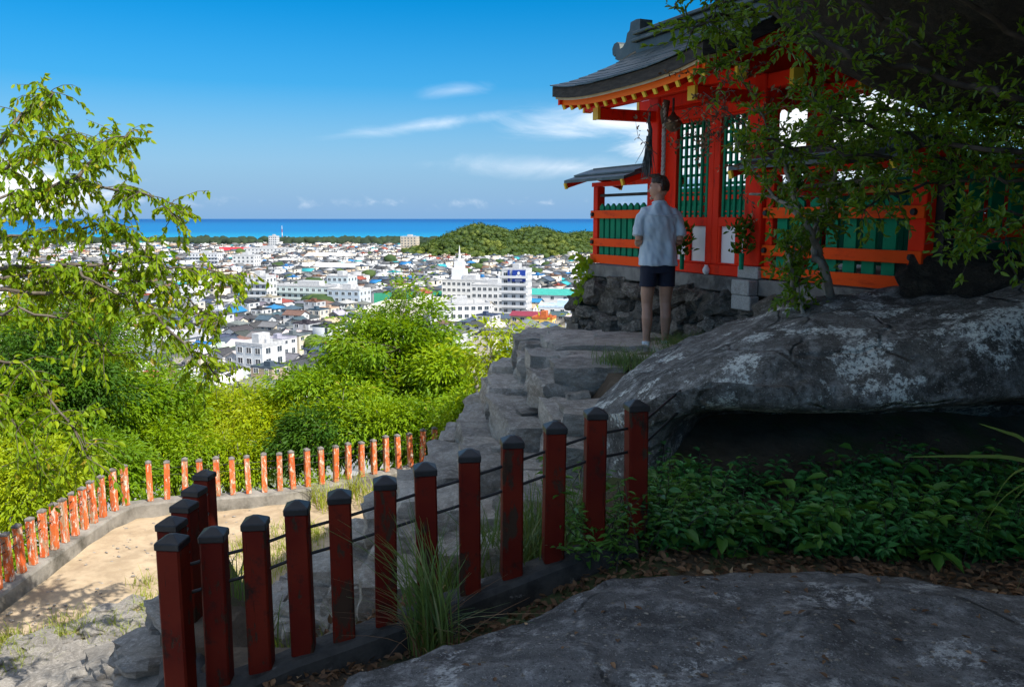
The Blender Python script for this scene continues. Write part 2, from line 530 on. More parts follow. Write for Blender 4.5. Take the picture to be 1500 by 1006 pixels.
MT['leaf_d'] = mat_leaf('fresh green leaf', (.140, .285, .006), (.335, .465, .008), (.38, .32, .03), .4, .45, .3)
MT['leaf_cherry'] = mat_leaf('cherry leaf', (.120, .265, .008), (.390, .500, .014), (.55, .34, .04), 0.45, .5, .2)
MT['leaf_shade'] = mat_leaf('glossy shrub leaf', (.060, .190, .030), (.130, .280, .040), None, 0.30, 0.40)
MT['leaf_ever'] = mat_leaf('evergreen leaf', (.060, .160, .012), (.190, .300, .018), None, 0.38, 0.35)
MT['leaf_ground'] = mat_leaf('ground cover leaf', (.045, .200, .050), (.110, .330, .090), None, 0.25, 0.40)
MT['blade'] = mat_leaf('grass blade', (.085, .170, .050), (.20, .29, .08), (.40, .34, .16), 0.3, 0.45)
MT['blade_sun'] = mat_leaf('sunny grass blade', (.20, .28, .02), (.36, .40, .05), (.46, .36, .16), 0.35, 0.5)
MT['dryleaf'] = mat_leaf('dry leaf', (.110, .058, .030), (.30, .17, .085), (.52, .36, .20), 0.1, 0.8)
MT['house_wall'] = mat_objcolor('house wall', 0.8, 0.10, 0.35)
MT['house_roof'] = mat_objcolor('house roof', 0.6, 0.22, 1.2)
MT['town_mass'] = mat_objcolor('town mass', 0.8, 0.12, 0.3, attr='col')
MT['glass'] = mat_plain('window glass', (.035, .05, .065), (.07, .09, .11), .7, 0.15, 0.0, 1, .001, spec=0.6)
MT['asphalt'] = mat_plain('town ground', (.26, .255, .25), (.36, .355, .345), .02, 0.9, 0.0, 1, .01, c3=(.13, .16, .07), s3=.012, lo3=.55, hi3=.62)
MT['far_wood'] = mat_plain('far wood', (.028, .060, .014), (.075, .120, .020), .22, 0.8, 1.0, .6, 2.0, c3=(.15, .18, .022), s3=.03, lo3=.48, hi3=.62)
MT['far_pine'] = mat_plain('coastal pine', (.014, .030, .014), (.026, .050, .018), .05, 0.85, 0.8, .3, 1.0)
MT['hill_leaf'] = mat_leaf('hill wood leaf', (.018, .050, .008), (.110, .150, .014), None, .15, .8, .1)

# ------------------------------------------------------------------ terrain
ZT, ZP = -45.0, -5.65           # town level, sandy path level
UP = [(-1.72, -14.0), (-1.72, 3.9), (-2.32, 5.85), (-2.02, 5.85), (-1.40, 4.45), (0.25, 5.35), (0.72, 6.0), (0.72, 7.0), (0.52, 9.0), (0.42, 10.6),
      (1.0, 11.15), (2.3, 12.2), (9.0, 13.5), (16.0, 8.0), (16.0, -14.0)]
KERB = [at_z(-260, 1006, ZP), at_z(0, 897, ZP), at_z(100, 822, ZP), at_z(170, 772, ZP), at_z(200, 757, ZP), at_z(250, 751, ZP), at_z(330, 746, ZP), at_z(420, 738, ZP),
        at_z(500, 724, ZP), at_z(575, 708, ZP), at_z(640, 694, ZP), at_z(700, 684, ZP)]
KERB = [Vector((p.x, p.y, ZP)) for p in KERB]
PATH = [(p.x, p.y) for p in KERB] + [(4.0, 20.0), (4.0, 6.0), (-3.0, 3.0), (KERB[0].x, 2.0)]


def sd_poly(X, Y, poly):
    """signed distance to a polygon, negative inside (numpy)"""
    d = np.full(X.shape, 1e18); inside = np.zeros(X.shape, dtype=bool)
    n = len(poly)
    for i in range(n):
        x0, y0 = poly[i]; x1, y1 = poly[(i + 1) % n]
        ex, ey = x1 - x0, y1 - y0
        t = np.clip(((X - x0) * ex + (Y - y0) * ey) / (ex * ex + ey * ey), 0, 1)
        d = np.minimum(d, (X - x0 - t * ex) ** 2 + (Y - y0 - t * ey) ** 2)
        cnd = ((y0 > Y) != (y1 > Y)) & (X < (x1 - x0) * (Y - y0) / ((y1 - y0) if abs(y1 - y0) > 1e-9 else 1e-9) + x0)
        inside ^= cnd
    d = np.sqrt(d)
    return np.where(inside, -d, d)


def sstep(a, b, x):
    t = np.clip((x - a) / (b - a), 0, 1)
    return t * t * (3 - 2 * t)


def terrain(X, Y):
    X = np.asarray(X, dtype=float); Y = np.asarray(Y, dtype=float)
    du = sd_poly(X, Y, UP); dp = sd_poly(X, Y, PATH)
    low = -2.32 + .36 * sstep(-1.2, 1.0, X)
    zu = low + (-1.33 - low) * sstep(4.8, 7.8, Y)
    zu = zu + 0.30 * np.clip(X - 4.0, 0, 20) + 0.22 * np.clip(0.5 - Y, 0, 30)
    zu = np.where(Y > 9.5, zu - .12 * (Y - 9.5), zu)
    zu = zu + 0.75 * sstep(2.3, 3.2, X) * sstep(6.5, 7.5, Y)
    wob = 0.10 * np.sin(X * 2.1 + Y * 1.3) + 0.07 * np.sin(X * 4.7 - Y * 3.1)
    slope = 0.98 + .30 * sstep(8.5, 10.5, Y) + 2.2 * sstep(-.6, -1.7, X) * sstep(8.5, 6.2, Y)
    emb = zu - slope * np.clip(du, 0, 200) - 0.2
    emb = np.where(du <= 0, zu + wob * .25 * sstep(0, .6, -du), emb + wob * .6)
    out = np.where(dp <= 0, ZP - 0.06, ZP - 0.16 - 0.62 * np.clip(dp, 0, 500))
    h = np.maximum(emb, out)
    h = np.where(h < ZT, ZT, h)
    h = np.where(Y > 1730, ZT - np.clip((Y - 1730) * .05, 0, 6), h)
    return h


def seg(a, b, n):
    return list(np.linspace(a, b, n, endpoint=False))


gx = np.array(seg(-6000, -800, 8) + seg(-800, -60, 24) + seg(-60, -14, 24) + seg(-14, 12, 105) + seg(12, 60, 24) + seg(60, 800, 24) + seg(800, 6000, 8) + [6000])
gy = np.array(seg(-900, -60, 8) + seg(-60, -12, 12) + seg(-12, 22, 137) + seg(22, 110, 60) + seg(110, 1700, 30) + seg(1700, 1800, 12) + [1800, 1900])
GX, GY = np.meshgrid(gx, gy)
GZ = terrain(GX, GY)
nx, ny = len(gx), len(gy)
idx = np.arange(nx * ny).reshape(ny, nx)
Fq = np.stack([idx[:-1, :-1], idx[:-1, 1:], idx[1:, 1:], idx[1:, :-1]], -1).reshape(-1, 4)
V = np.stack([GX, GY, GZ], -1).reshape(-1, 3)
fc = V[Fq].mean(1)
mi = np.where(fc[:, 2] < ZT + 1.0, 1, 0)
hill = np_mesh('hillside_ground', V, Fq, [MT['soil'], MT['asphalt']], smooth=True, mi=mi)
tag(hill, kind='structure')

# sandy path as its own sheet
px_ = np.linspace(-13, 3.4, 120); py_ = np.linspace(3.5, 20, 120)
PX, PY = np.meshgrid(px_, py_)
dp = sd_poly(PX, PY, PATH); du = sd_poly(PX, PY, UP)
PZ = ZP - 0.02 + 0.018 * np.sin(PX * 1.7 + PY) + 0.016 * np.sin(PX * 3.9 - PY * 2.7) + 0.010 * np.sin(PX * 9 + PY * 7.0)
PZ = PZ + 0.10 * sstep(-.5, -.1, dp) * 0
idp = np.arange(PX.size).reshape(PX.shape)
Fp = np.stack([idp[:-1, :-1], idp[:-1, 1:], idp[1:, 1:], idp[1:, :-1]], -1).reshape(-1, 4)
Vp = np.stack([PX, PY, PZ], -1).reshape(-1, 3)
keep = (dp.ravel()[Fp].min(1) < 0.05) & (du.ravel()[Fp].min(1) > 1.2)
tag(np_mesh('path', Vp, Fp[keep], MT['sand'], smooth=True), kind='structure')

# kerb
mb = MB()
rings = []
for i, p in enumerate(KERB):
    a = KERB[max(i - 1, 0)]; b = KERB[min(i + 1, len(KERB) - 1)]
    t = (b - a).normalized(); nn = Vector((-t.y, t.x, 0))
    rings.append([p + nn * o + Vector((0, 0, z)) for o, z in ((0.0, -.14), (0.02, .20), (.045, .235), (.30, .245), (.33, .20), (.33, -.7))])
mb.loft(rings)
kb = mb.build('kerb', MT['concrete'])
tag(kb, kind='structure')

# ------------------------------------------------------------------ sea
m, t = mat_base('sea water')
sx = t.new('ShaderNodeSeparateXYZ'); t.l.new(t.raw, sx.inputs[0])
dist = t.math('ADD', sx.outputs[1], t.math('MULTIPLY', t.noise(t.vmath('MULTIPLY', t.raw, (.0004, .0014, 1)), 1.0, 4), 1200.0))
c = t.mix(t.rng(dist, 2100, 4200), (.009, .255, .41), (.003, .140, .335))
c = t.mix(t.rng(dist, 4200, 16000), c, (.002, .080, .245))
t.put(t.b.inputs['Base Color'], c)
t.b.inputs['Roughness'].default_value = 0.55
t.b.inputs['Specular IOR Level'].default_value = 0.12
bump(t, t.noise(t.vmath('MULTIPLY', t.raw, (.02, .05, 1)), 1.0, 6), 0.3, 2.0)
mb = MB()
S0 = 80000
mb.add([(-S0, 1700, -47.5), (S0, 1700, -47.5), (S0, S0, -47.5), (-S0, S0, -47.5)], [(0, 1, 2, 3)])
tag(mb.build('sea', m), kind='structure')

# ------------------------------------------------------------------ the town
ROOFS = [('grey', (.17, .175, .18), 28), ('charcoal', (.060, .064, .070), 26), ('bluish', (.070, .100, .145), 17), ('silver', (.42, .42, .42), 12), ('brown', (.19, .115, .080), 9),
         ('red', (.30, .075, .050), 3), ('white', (.70, .70, .69), 8), ('blue', (.03, .20, .46), 4), ('teal', (.04, .34, .37), 2), ('beige', (.46, .39, .29), 4)]
WALLS = [('white', (.72, .71, .69), 46), ('cream', (.68, .61, .49), 22), ('greyish', (.50, .51, .52), 20), ('tan', (.44, .34, .25), 8)]


def pick(tbl):
    return random.choices(tbl, weights=[q[2] for q in tbl])[0]


def house_shape(w, d, h, kind):
    """walls, roof and window boxes of one house type, origin at the middle of the base"""
    wall, roof, win = MB(), MB(), []
    hw, hd = w / 2, d / 2
    o = 0.45
    if kind == 'flat':
        wall.span((-hw, -hd, -1.5), (hw, hd, h))
        for a, b in (((-hw - .05, -hd - .05), (hw + .05, -hd + .2)), ((-hw - .05, hd - .2), (hw + .05, hd + .05)), ((-hw - .05, -hd + .2), (-hw + .2, hd - .2)), ((hw - .2, -hd + .2), (hw + .05, hd - .2))):
            roof.span((a[0], a[1], h), (b[0], b[1], h + .5))
        roof.span((-hw + .2, -hd + .2, h - .05), (hw - .2, hd - .2, h + .06))
        roof.span((-hw * .5, -hd * .4, h + .06), (-hw * .05, hd * .2, h + 1.5))
    elif kind == 'gable':
        rh = d * .24
        wall.add([(-hw, -hd, -1.5), (hw, -hd, -1.5), (hw, hd, -1.5), (-hw, hd, -1.5), (-hw, -hd, h), (hw, -hd, h), (hw, hd, h), (-hw, hd, h), (-hw, 0, h + rh), (hw, 0, h + rh)],
                 [(0, 1, 5, 4), (1, 2, 6, 9, 5), (2, 3, 7, 6), (3, 0, 4, 8, 7)])
        s = rh / hd
        for sg in (-1, 1):
            e = [(-hw - o, sg * (hd + o), h - o * s), (hw + o, sg * (hd + o), h - o * s), (hw + o, 0, h + rh), (-hw - o, 0, h + rh)]
            top = [(x, y, z + .22) for x, y, z in e]
            roof.add(e + top, [(4, 5, 6, 7), (0, 3, 2, 1), (0, 1, 5, 4), (1, 2, 6, 5), (3, 0, 4, 7)] if sg < 0 else [(7, 6, 5, 4), (1, 2, 3, 0), (4, 5, 1, 0), (5, 6, 2, 1), (7, 4, 0, 3)])
        roof.span((-hw - o, -.18, h + rh + .15), (hw + o, .18, h + rh + .38))
    else:
        rh = d * .24; r = max(hw - hd, .3)
        wall.span((-hw, -hd, -1.5), (hw, hd, h))
        a, b = hw + o, hd + o
        roof.add([(-a, -b, h - .05), (a, -b, h - .05), (a, b, h - .05), (-a, b, h - .05), (-a, -b, h + .15), (a, -b, h + .15), (a, b, h + .15), (-a, b, h + .15), (-r, 0, h + rh), (r, 0, h + rh)],
                 [(3, 2, 1, 0), (0, 1, 5, 4), (1, 2, 6, 5), (2, 3, 7, 6), (3, 0, 4, 7), (4, 5, 9, 8), (5, 6, 9), (6, 7, 8, 9), (7, 4, 8)])
        roof.span((-r, -.15, h + rh - .08), (r, .15, h + rh + .2))
    fl = max(1, round(h / 2.9))
    for f in range(fl):
        z = 1.0 + f * 2.85
        for side, L, D in ((0, w, hd), (1, d, hw), (2, w, hd), (3, d, hw)):
            n = max(1, int(L / 3.0))
            for k in range(n):
                x = (k + .5) / n * L - L / 2
                ww = random.choice((1.0, 1.5, 1.7)); wh = random.choice((1.0, 1.2, 1.7))
                zz = z if wh < 1.5 else z - .45
                if side == 0: win.append((x, -D, zz, ww, wh, 0))
                elif side == 2: win.append((x, D, zz, ww, wh, math.pi))
                elif side == 1: win.append((D, x, zz, ww, wh, math.pi / 2))
                else: win.append((-D, x, zz, ww, wh, -math.pi / 2))
    return wall, roof, win


def window_into(mb, q):
    """a window: proud frame (material 0) and recessed pane (material 1)"""
    x, y, z, ww, wh, a = q
    M = Matrix.Rotation(a, 3, 'Z'); c = Vector((x, y, z))
    for cx, cz, sx_, sz_ in ((0, -.04, ww + .14, .08), (0, wh + .04, ww + .14, .08), (-ww / 2 - .035, wh / 2, .07, wh), (ww / 2 + .035, wh / 2, .07, wh), (0, wh / 2, .05, wh)):
        mb.mi = 0
        mb.box(c + M @ Vector((cx, -.04, cz)), (sx_, .10, sz_), M=M)
    mb.mi = 1
    mb.box(c + M @ Vector((0, -.005, wh / 2)), (ww, .05, wh), M=M)
    mb.mi = 0


SHAPES = []
for w, d, h, kd in ((6.6, 5.7, 5.0, 'gable'), (7.7, 6.2, 5.1, 'hip'), (7.4, 5.5, 3.0, 'gable'), (6.2, 6.2, 5.4, 'flat'), (8.2, 6.4, 3.0, 'hip'), (5.7, 5.3, 5.0, 'gable'), (7.0, 6.8, 8.0, 'flat'), (8.6, 6.2, 5.1, 'gable'), (6.2, 5.7, 5.0, 'hip'), (7.4, 5, 3.0, 'flat')):
    wl, rf, wn = house_shape(w, d, h, kd)
    me_w = wl.mesh('house_wall', MT['house_wall']); me_r = rf.mesh('house_roof', MT['house_roof'])
    wm = MB()
    for q in wn: window_into(wm, q)
    me_n = wm.mesh('house_window', [MT['white'], MT['glass']])
    singles = []
    for q in wn:
        one = MB(); window_into(one, (0, 0, 0, q[3], q[4], 0)); singles.append((q, one))
    SHAPES.append(dict(w=w, d=d, h=h, kind=kd, wall=me_w, roof=me_r, win=me_n, wl=wl, rf=rf, wn=wn))
WIN1 = {}


def window_single(ww, wh):
    k = (ww, wh)
    if k not in WIN1:
        one = MB(); window_into(one, (0, 0, 0, ww, wh, 0)); WIN1[k] = one.mesh('window', [MT['white'], MT['glass']])
    return WIN1[k]


# large buildings, each a thing: (base pixel u, v), width, depth, storeys, turn, wall colour, label ...
def building(name, label, cat, u, v, w, d, floors, turn, wall, roofc=(.55, .55, .55), nwx=6, nwy=4, single=False, fh=3.2, band=False, ww=1.7, wh=1.5, loc=None, roof='flat'):
    p = loc or at_z(u, v, ZT)
    root = empty(name, p, label, cat, None, turn)
    h = floors * fh
    mb = MB(); mb.span((-w / 2, -d / 2, -2), (w / 2, d / 2, h))
    o = link('wall', mb.mesh('wall', MT['house_wall']), root); o.color = (*wall, 1)
    mb = MB()
    if roof == 'flat':
        for a, b in (((-w / 2 - .08, -d / 2 - .08), (w / 2 + .08, -d / 2 + .3)), ((-w / 2 - .08, d / 2 - .3), (w / 2 + .08, d / 2 + .08)), ((-w / 2 - .08, -d / 2 + .3), (-w / 2 + .3, d / 2 - .3)), ((w / 2 - .3, -d / 2 + .3), (w / 2 + .08, d / 2 - .3))):
            mb.span((a[0], a[1], h), (b[0], b[1], h + .9))
        mb.span((-w / 2 + .3, -d / 2 + .3, h - .1), (w / 2 - .3, d / 2 - .3, h + .08))
        mb.span((-w * .12, -d * .22, h + .08), (w * .14, d * .28, h + 3.0))
        mb.span((w * .26, -d * .12, h + .08), (w * .34, d * .15, h + 1.6))
    else:
        rh = d * .16
        mb.add([(-w / 2 - .6, -d / 2 - .6, h), (w / 2 + .6, -d / 2 - .6, h), (w / 2 + .6, d / 2 + .6, h), (-w / 2 - .6, d / 2 + .6, h), (-w / 2 - .6, 0, h + rh), (w / 2 + .6, 0, h + rh)],
               [(3, 2, 1, 0), (0, 1, 5, 4), (2, 3, 4, 5), (1, 2, 5), (3, 0, 4)])
    o = link('roof', mb.mesh('roof', MT['house_roof']), root); o.color = (*roofc, 1)
    qs = []
    for f in range(floors):
        z = f * fh + 1.0
        for k in range(nwx):
            x = (k + .5) / nwx * w - w / 2
            qs += [(x, -d / 2, z, ww, wh, 0), (x, d / 2, z, ww, wh, math.pi)]
        for k in range(nwy):
            y = (k + .5) / nwy * d - d / 2
            qs += [(w / 2, y, z, ww, wh, math.pi / 2), (-w / 2, y, z, ww, wh, -math.pi / 2)]
    if single:
        for q in qs:
            link('window', window_single(q[3], q[4]), root, (q[0], q[1], q[2]), (0, 0, q[5]))
    else:
        mb = MB()
        for q in qs: window_into(mb, q)
        tag(mb.build('window', [MT['white'], MT['glass']], root), kind='stuff')
    if band:
        mb = MB()
        for f in range(floors):
            z = f * fh + .1
            mb.span((-w / 2 - 1.2, -d / 2 - 1.3, z), (w / 2 + 1.2, -d / 2 - .02, z + .18))
            mb.span((-w / 2 - 1.2, -d / 2 - 1.3, z + .18), (w / 2 + 1.2, -d / 2 - 1.2, z + 1.1))
        o = link('balcony', mb.mesh('balcony', MT['house_wall']), root); o.color = (*wall, 1)
        tag(o, kind='stuff')
    return root


WH = (.70, .70, .69); BLK = []


def B(*a, **k):
    r = building(*a, **k)
    BLK.append((r.location.x, r.location.y, max(a[5], a[6]) * .62 + 4))
    return r


B('apartment_block', 'white five-storey apartment block beside the long school building', 'apartments', 382, 452, 13, 10, 5, R(-14), WH, nwx=4, nwy=3, band=True)
B('apartment_block', 'white three-storey apartment block nearest the hillside trees', 'apartments', 384, 566, 9.5, 8.5, 4, R(-28), WH, nwx=3, nwy=2, single=True, fh=2.9)
B('school_building', 'long pale green three-storey school building with rows of windows', 'school', 455, 446, 50, 11, 3, R(-18), (.62, .70, .68), nwx=14, nwy=3, band=True)
B('school_building', 'tall pale school block at the right end of the long school', 'school', 502, 438, 13, 11, 4, R(-18), (.60, .68, .70), nwx=4, nwy=3)
B('school_annexe', 'pale blue grey school annexe in front of the tall school block', 'school', 512, 452, 18, 12, 3, R(-18), (.52, .60, .68), nwx=5, nwy=3)
HOSP = B('hospital_block', 'large white hospital block below the white roof tower', 'hospital', 690, 446, 27, 15, 4, R(-16), WH, nwx=10, nwy=6)
B('hospital_wing', 'white hospital wing joining the block and the sign tower', 'hospital', 724, 456, 19, 13, 4, R(-16), (.76, .75, .73), nwx=7, nwy=4)
SIGN = B('sign_tower_block', 'tall white block with balconies and a blue emblem sign at its top', 'tower', 757, 470, 11, 10, 7, R(-16), WH, nwx=3, nwy=3, band=True)
B('office_building', 'white three-storey office building in front of the hospital', 'office', 672, 478, 25, 11, 3, R(10), WH, nwx=9, nwy=4, single=True)
B('gymnasium', 'broad pale cream hall with a flat roof behind the big tree', 'hall', 625, 470, 44, 24, 2, R(-8), (.74, .68, .55), (.74, .70, .60), nwx=4, nwy=2, fh=3.6)
B('warehouse', 'long low building with a teal green roof right of the sign tower', 'warehouse', 805, 448, 40, 16, 2, R(-16), WH, (.05, .36, .30), nwx=6, nwy=3, roof='gable')
B('warehouse', 'white warehouse with a pale blue roof near the shrine wall', 'warehouse', 826, 470, 22, 12, 2, R(-10), WH, (.55, .68, .78), nwx=5, nwy=3)
B('shop_building', 'low building with a maroon roof beside a yellow sign board', 'shop', 775, 484, 13, 9, 2, R(-16), (.62, .50, .33), (.24, .035, .06), nwx=4, nwy=2, roof='gable')
B('shop_building', 'yellow and orange shop just right of the maroon roofed building', 'shop', 797, 490, 8, 7, 2, R(-16), (.85, .55, .12), (.55, .16, .05), nwx=2, nwy=2)
B('apartment_block', 'beige apartment block standing before the wooded hill', 'apartments', 601, 374, 20, 14, 7, R(-10), (.66, .56, .44), nwx=5, nwy=3)
B('city_hall', 'long white public building with a stepped roof near the pine belt', 'public building', 395, 376, 56, 18, 3, R(-8), WH, nwx=12, nwy=4)
B('office_building', 'white block rising above the long public building', 'office', 402, 366, 12, 10, 6, R(-8), WH, nwx=4, nwy=3)
B('red_roofed_hall', 'white hall with a broad bright red roof in mid town', 'hall', 345, 374, 40, 22, 2, R(-6), WH, (.55, .03, .04), nwx=6, nwy=3, roof='gable')
B('red_roofed_hall', 'distant hall with a pinkish red roof by the pine belt', 'hall', 236, 362, 60, 30, 2, R(-6), WH, (.55, .06, .08), nwx=6, nwy=3, roof='gable')
B('apartment_block', 'white slab of apartments left of centre in mid town', 'apartments', 303, 392, 28, 11, 4, R(-10), (.74, .75, .76), nwx=9, nwy=3, band=True)
B('apartment_block', 'white block right of the slab apartments, with a red shed before it', 'apartments', 362, 396, 20, 13, 4, R(-8), WH, nwx=5, nwy=3)
B('red_roofed_house', 'broad house with a brick red roof above the white apartment block', 'house', 381, 420, 20, 12, 2, R(-8), (.70, .66, .60), (.45, .06, .03), nwx=5, nwy=3, roof='gable')
B('factory_shed', 'long pale shed right of the public building', 'shed', 484, 384, 48, 22, 2, R(-14), (.62, .60, .56), (.62, .58, .53), nwx=8, nwy=3, roof='gable')
B('factory_shed', 'long white shed with a pale roof in the middle of town', 'shed', 500, 402, 40, 18, 2, R(-14), WH, (.70, .70, .70), nwx=8, nwy=3, roof='gable')
B('warehouse', 'big pale roofed shed at the foot of the left trees', 'warehouse', 232, 520, 26, 16, 2, R(-20), (.60, .60, .60), (.52, .52, .54), nwx=4, nwy=2, roof='gable')
B('white_villa', 'small white building on the top of the wooded hill', 'building', 0, 0, 26, 12, 2, R(0), WH, nwx=5, nwy=3, loc=at_y(672, 352, 1040))
# blue sign with a white three-petal emblem on the tower
sg = MB(); sg.span((-2.9, -.25, 0), (2.9, .25, 5.0))
sroot = link('rooftop_sign', sg.mesh('rooftop_sign', mat_plain('sign blue', (.015, .05, .30), (.02, .06, .34), 1, .5, 0, 1)), None)
tag(sroot, 'dark blue rooftop sign with a white emblem on the tower block', 'sign')
fw = Matrix.Rotation(R(-16), 3, 'Z')
sroot.location = SIGN.location + fw @ Vector((2.4, -5.35, 17.8)); sroot.rotation_euler = (0, 0, R(-16))
em = MB()
for a in (90, 210, 330):
    c0 = Vector((math.cos(R(a)) * .95, -.30, 2.75 + math.sin(R(a)) * .95))
    ring = [c0 + Vector((math.cos(q) * .75 * math.cos(R(a)) - math.sin(q) * .6 * math.sin(R(a)), 0, math.cos(q) * .75 * math.sin(R(a)) + math.sin(q) * .6 * math.cos(R(a)))) for q in [2 * math.pi * k / 14 for k in range(14)]]
    em.loft([ring, [p + Vector((0, -.12, 0)) for p in ring]])
em.span((-1.6, -.42, .4), (1.6, -.27, .8))
em.build('emblem', MT['white'], sroot)
em = MB(); em.span((-4.9, -.2, 0), (-4.1, .2, 5.0)); em.build('side_strip', sroot.data.materials[0], sroot)
# hospital roof tower and the radio masts
mb = MB()
hz_ = 4 * 3.2
tw = empty('roof_tower', HOSP.location + Vector((-6, 2, hz_)), 'tapering white tower with a spire on the hospital roof', 'tower', None, R(-16))
mb.span((-3.4, -3, 0), (3.4, 3, 6)); mb.span((-2.4, -2, 6), (2.4, 2, 10)); mb.build('tower_shaft', MT['white'], tw)
mb = MB(); mb.tube([(0, 0, 10), (0, 0, 13), (0, 0, 18)], [1.1, .5, .12], 8); mb.build('spire', MT['white'], tw)
for u, vb, vt, lab in ((414, 356, 331, 'tall slender red and white radio mast standing against the sea'), (421, 357, 346, 'shorter radio mast just right of the tall one')):
    p = at_z(u, vb + 4, ZT); H = (vb - vt + 4) / F_ * p.y
    r = empty('radio_mast', p, lab, 'mast')
    for k in range(6):
        mb = MB(); mb.tube([(0, 0, H * k / 6), (0, 0, H * (k + 1) / 6)], [1.1 - .12 * k, 1.1 - .12 * (k + 1)], 6)
        mb.build('mast_section', MT['white'] if k % 2 else MT['house_roof'], r).color = (.55, .10, .08, 1)
# green ball-court net and the sports ground
mb = MB()
p0, p1 = at_z(548, 446, ZT), at_z(668, 441, ZT)
mb.beam(p0 + Vector((0, 0, 3)), p1 + Vector((0, 0, 3)), .3, 6)
tag(mb.build('court_fence', mat_plain('green net', (.02, .22, .13), (.03, .26, .16), .2, .8, 0, 1)), 'long green net fence along the pale sports ground', 'fence')
mb = MB()
q = [at_z(535, 470, ZT), at_z(670, 472, ZT), at_z(664, 444, ZT), at_z(548, 447, ZT)]
mb.add([(p.x, p.y, ZT + .05) for p in q], [(0, 1, 2, 3)])
tag(mb.build('sports_ground', mat_plain('pale ground', (.50, .43, .28), (.56, .49, .34), .05, .95, 0, 1)), kind='structure')

def hill_h(x, y):
    def g(cx, cy, rx, ry, h): return h * math.exp(-((x - cx) / rx) ** 2 - ((y - cy) / ry) ** 2)
    return max(g(-38, 1040, 58, 95, 33), g(25, 1060, 60, 95, 29), g(95, 1120, 70, 110, 22), g(190, 1180, 90, 110, 22), g(-5, 985, 40, 60, 14))



# the dense houses: a turned grid with streets
ga = R(-24)
gc, gs = math.cos(ga), math.sin(ga)
cells = []
for i in range(-193, 245):
    for j in range(-77, 242):
        if i % 7 == 0 or j % 11 == 0: continue
        x = i * 7.9 + random.uniform(-.8, .8); y = j * 8.5 + random.uniform(-.8, .8)
        X, Y = x * gc - y * gs, x * gs + y * gc
        if Y < 150 or Y > 1520 or (1325 < Y < 1450 and not -430 < X < -345): continue
        if X < -0.72 * Y - 30 or X > 0.30 * Y + 40: continue
        u, v, _ = pix((X, Y, ZT + 3))
        if any((X - a) ** 2 + (Y - b) ** 2 < c * c for a, b, c in BLK): continue
        if 535 < u < 672 and 436 < v < 474: continue
        if hill_h(X, Y) > 2.5: continue
        if random.random() < .06: continue
        cells.append((Y, X, u, v, (i, j)))
cells.sort()
TREE_U = lambda u, v: (430 < u < 700 and v > 430 + abs(u - 580) * .55 + 12) or v > 590 or u > 872 or (u < 205 and v > 470) or (v > 548 and u < 340)
near = [c for c in cells if not TREE_U(c[2], c[3]) and 0 < c[2] < 880]
ind = near[:288]
indset = {(c[0], c[1]) for c in ind}
GRP = 'houses packed into the coastal town'
ZN = [(0, 300, 'near the hillside'), (300, 420, 'in near town'), (420, 560, 'below the school'), (560, 3000, 'in mid town')]
for n, (Y, X, u, v, ij) in enumerate(ind):
    sh = SHAPES[random.randrange(10)]
    rc, wc = pick(ROOFS), pick(WALLS)
    st = {1: 'single-storey', 2: 'two-storey', 3: 'three-storey'}[min(3, max(1, round(sh['h'] / 2.9)))]
    zn = [q[2] for q in ZN if q[0] <= Y < q[1]][0]
    zn += [', behind drooping branches', ', left of big tree', ', above big tree', ', by the hospital'][(u > 330) + (u > 520) + (u > 690)]
    lab = f"{wc[0]} {st} house with a {rc[0]} {sh['kind'] if sh['kind'] != 'hip' else 'hipped'} roof {zn}"
    h = link('house', sh['wall'], None, (X, Y, ZT), (0, 0, ga + random.choice((0, math.pi / 2)) + random.uniform(-.06, .06)))
    tag(h, lab, 'house', GRP); h.color = (*wc[1], 1)
    r = link('roof', sh['roof'], h); r.color = (*[q * random.uniform(.85, 1.1) for q in rc[1]], 1)
    if n < 64:
        for q in sh['wn']:
            if q[5] in (math.pi,) : continue
            link('window', window_single(q[3], q[4]), h, (q[0], q[1], q[2]), (0, 0, q[5]))
    else:
        tag(link('window', sh['win'], h), kind='stuff')
VV, FF, CC, off = [], [], [], 0
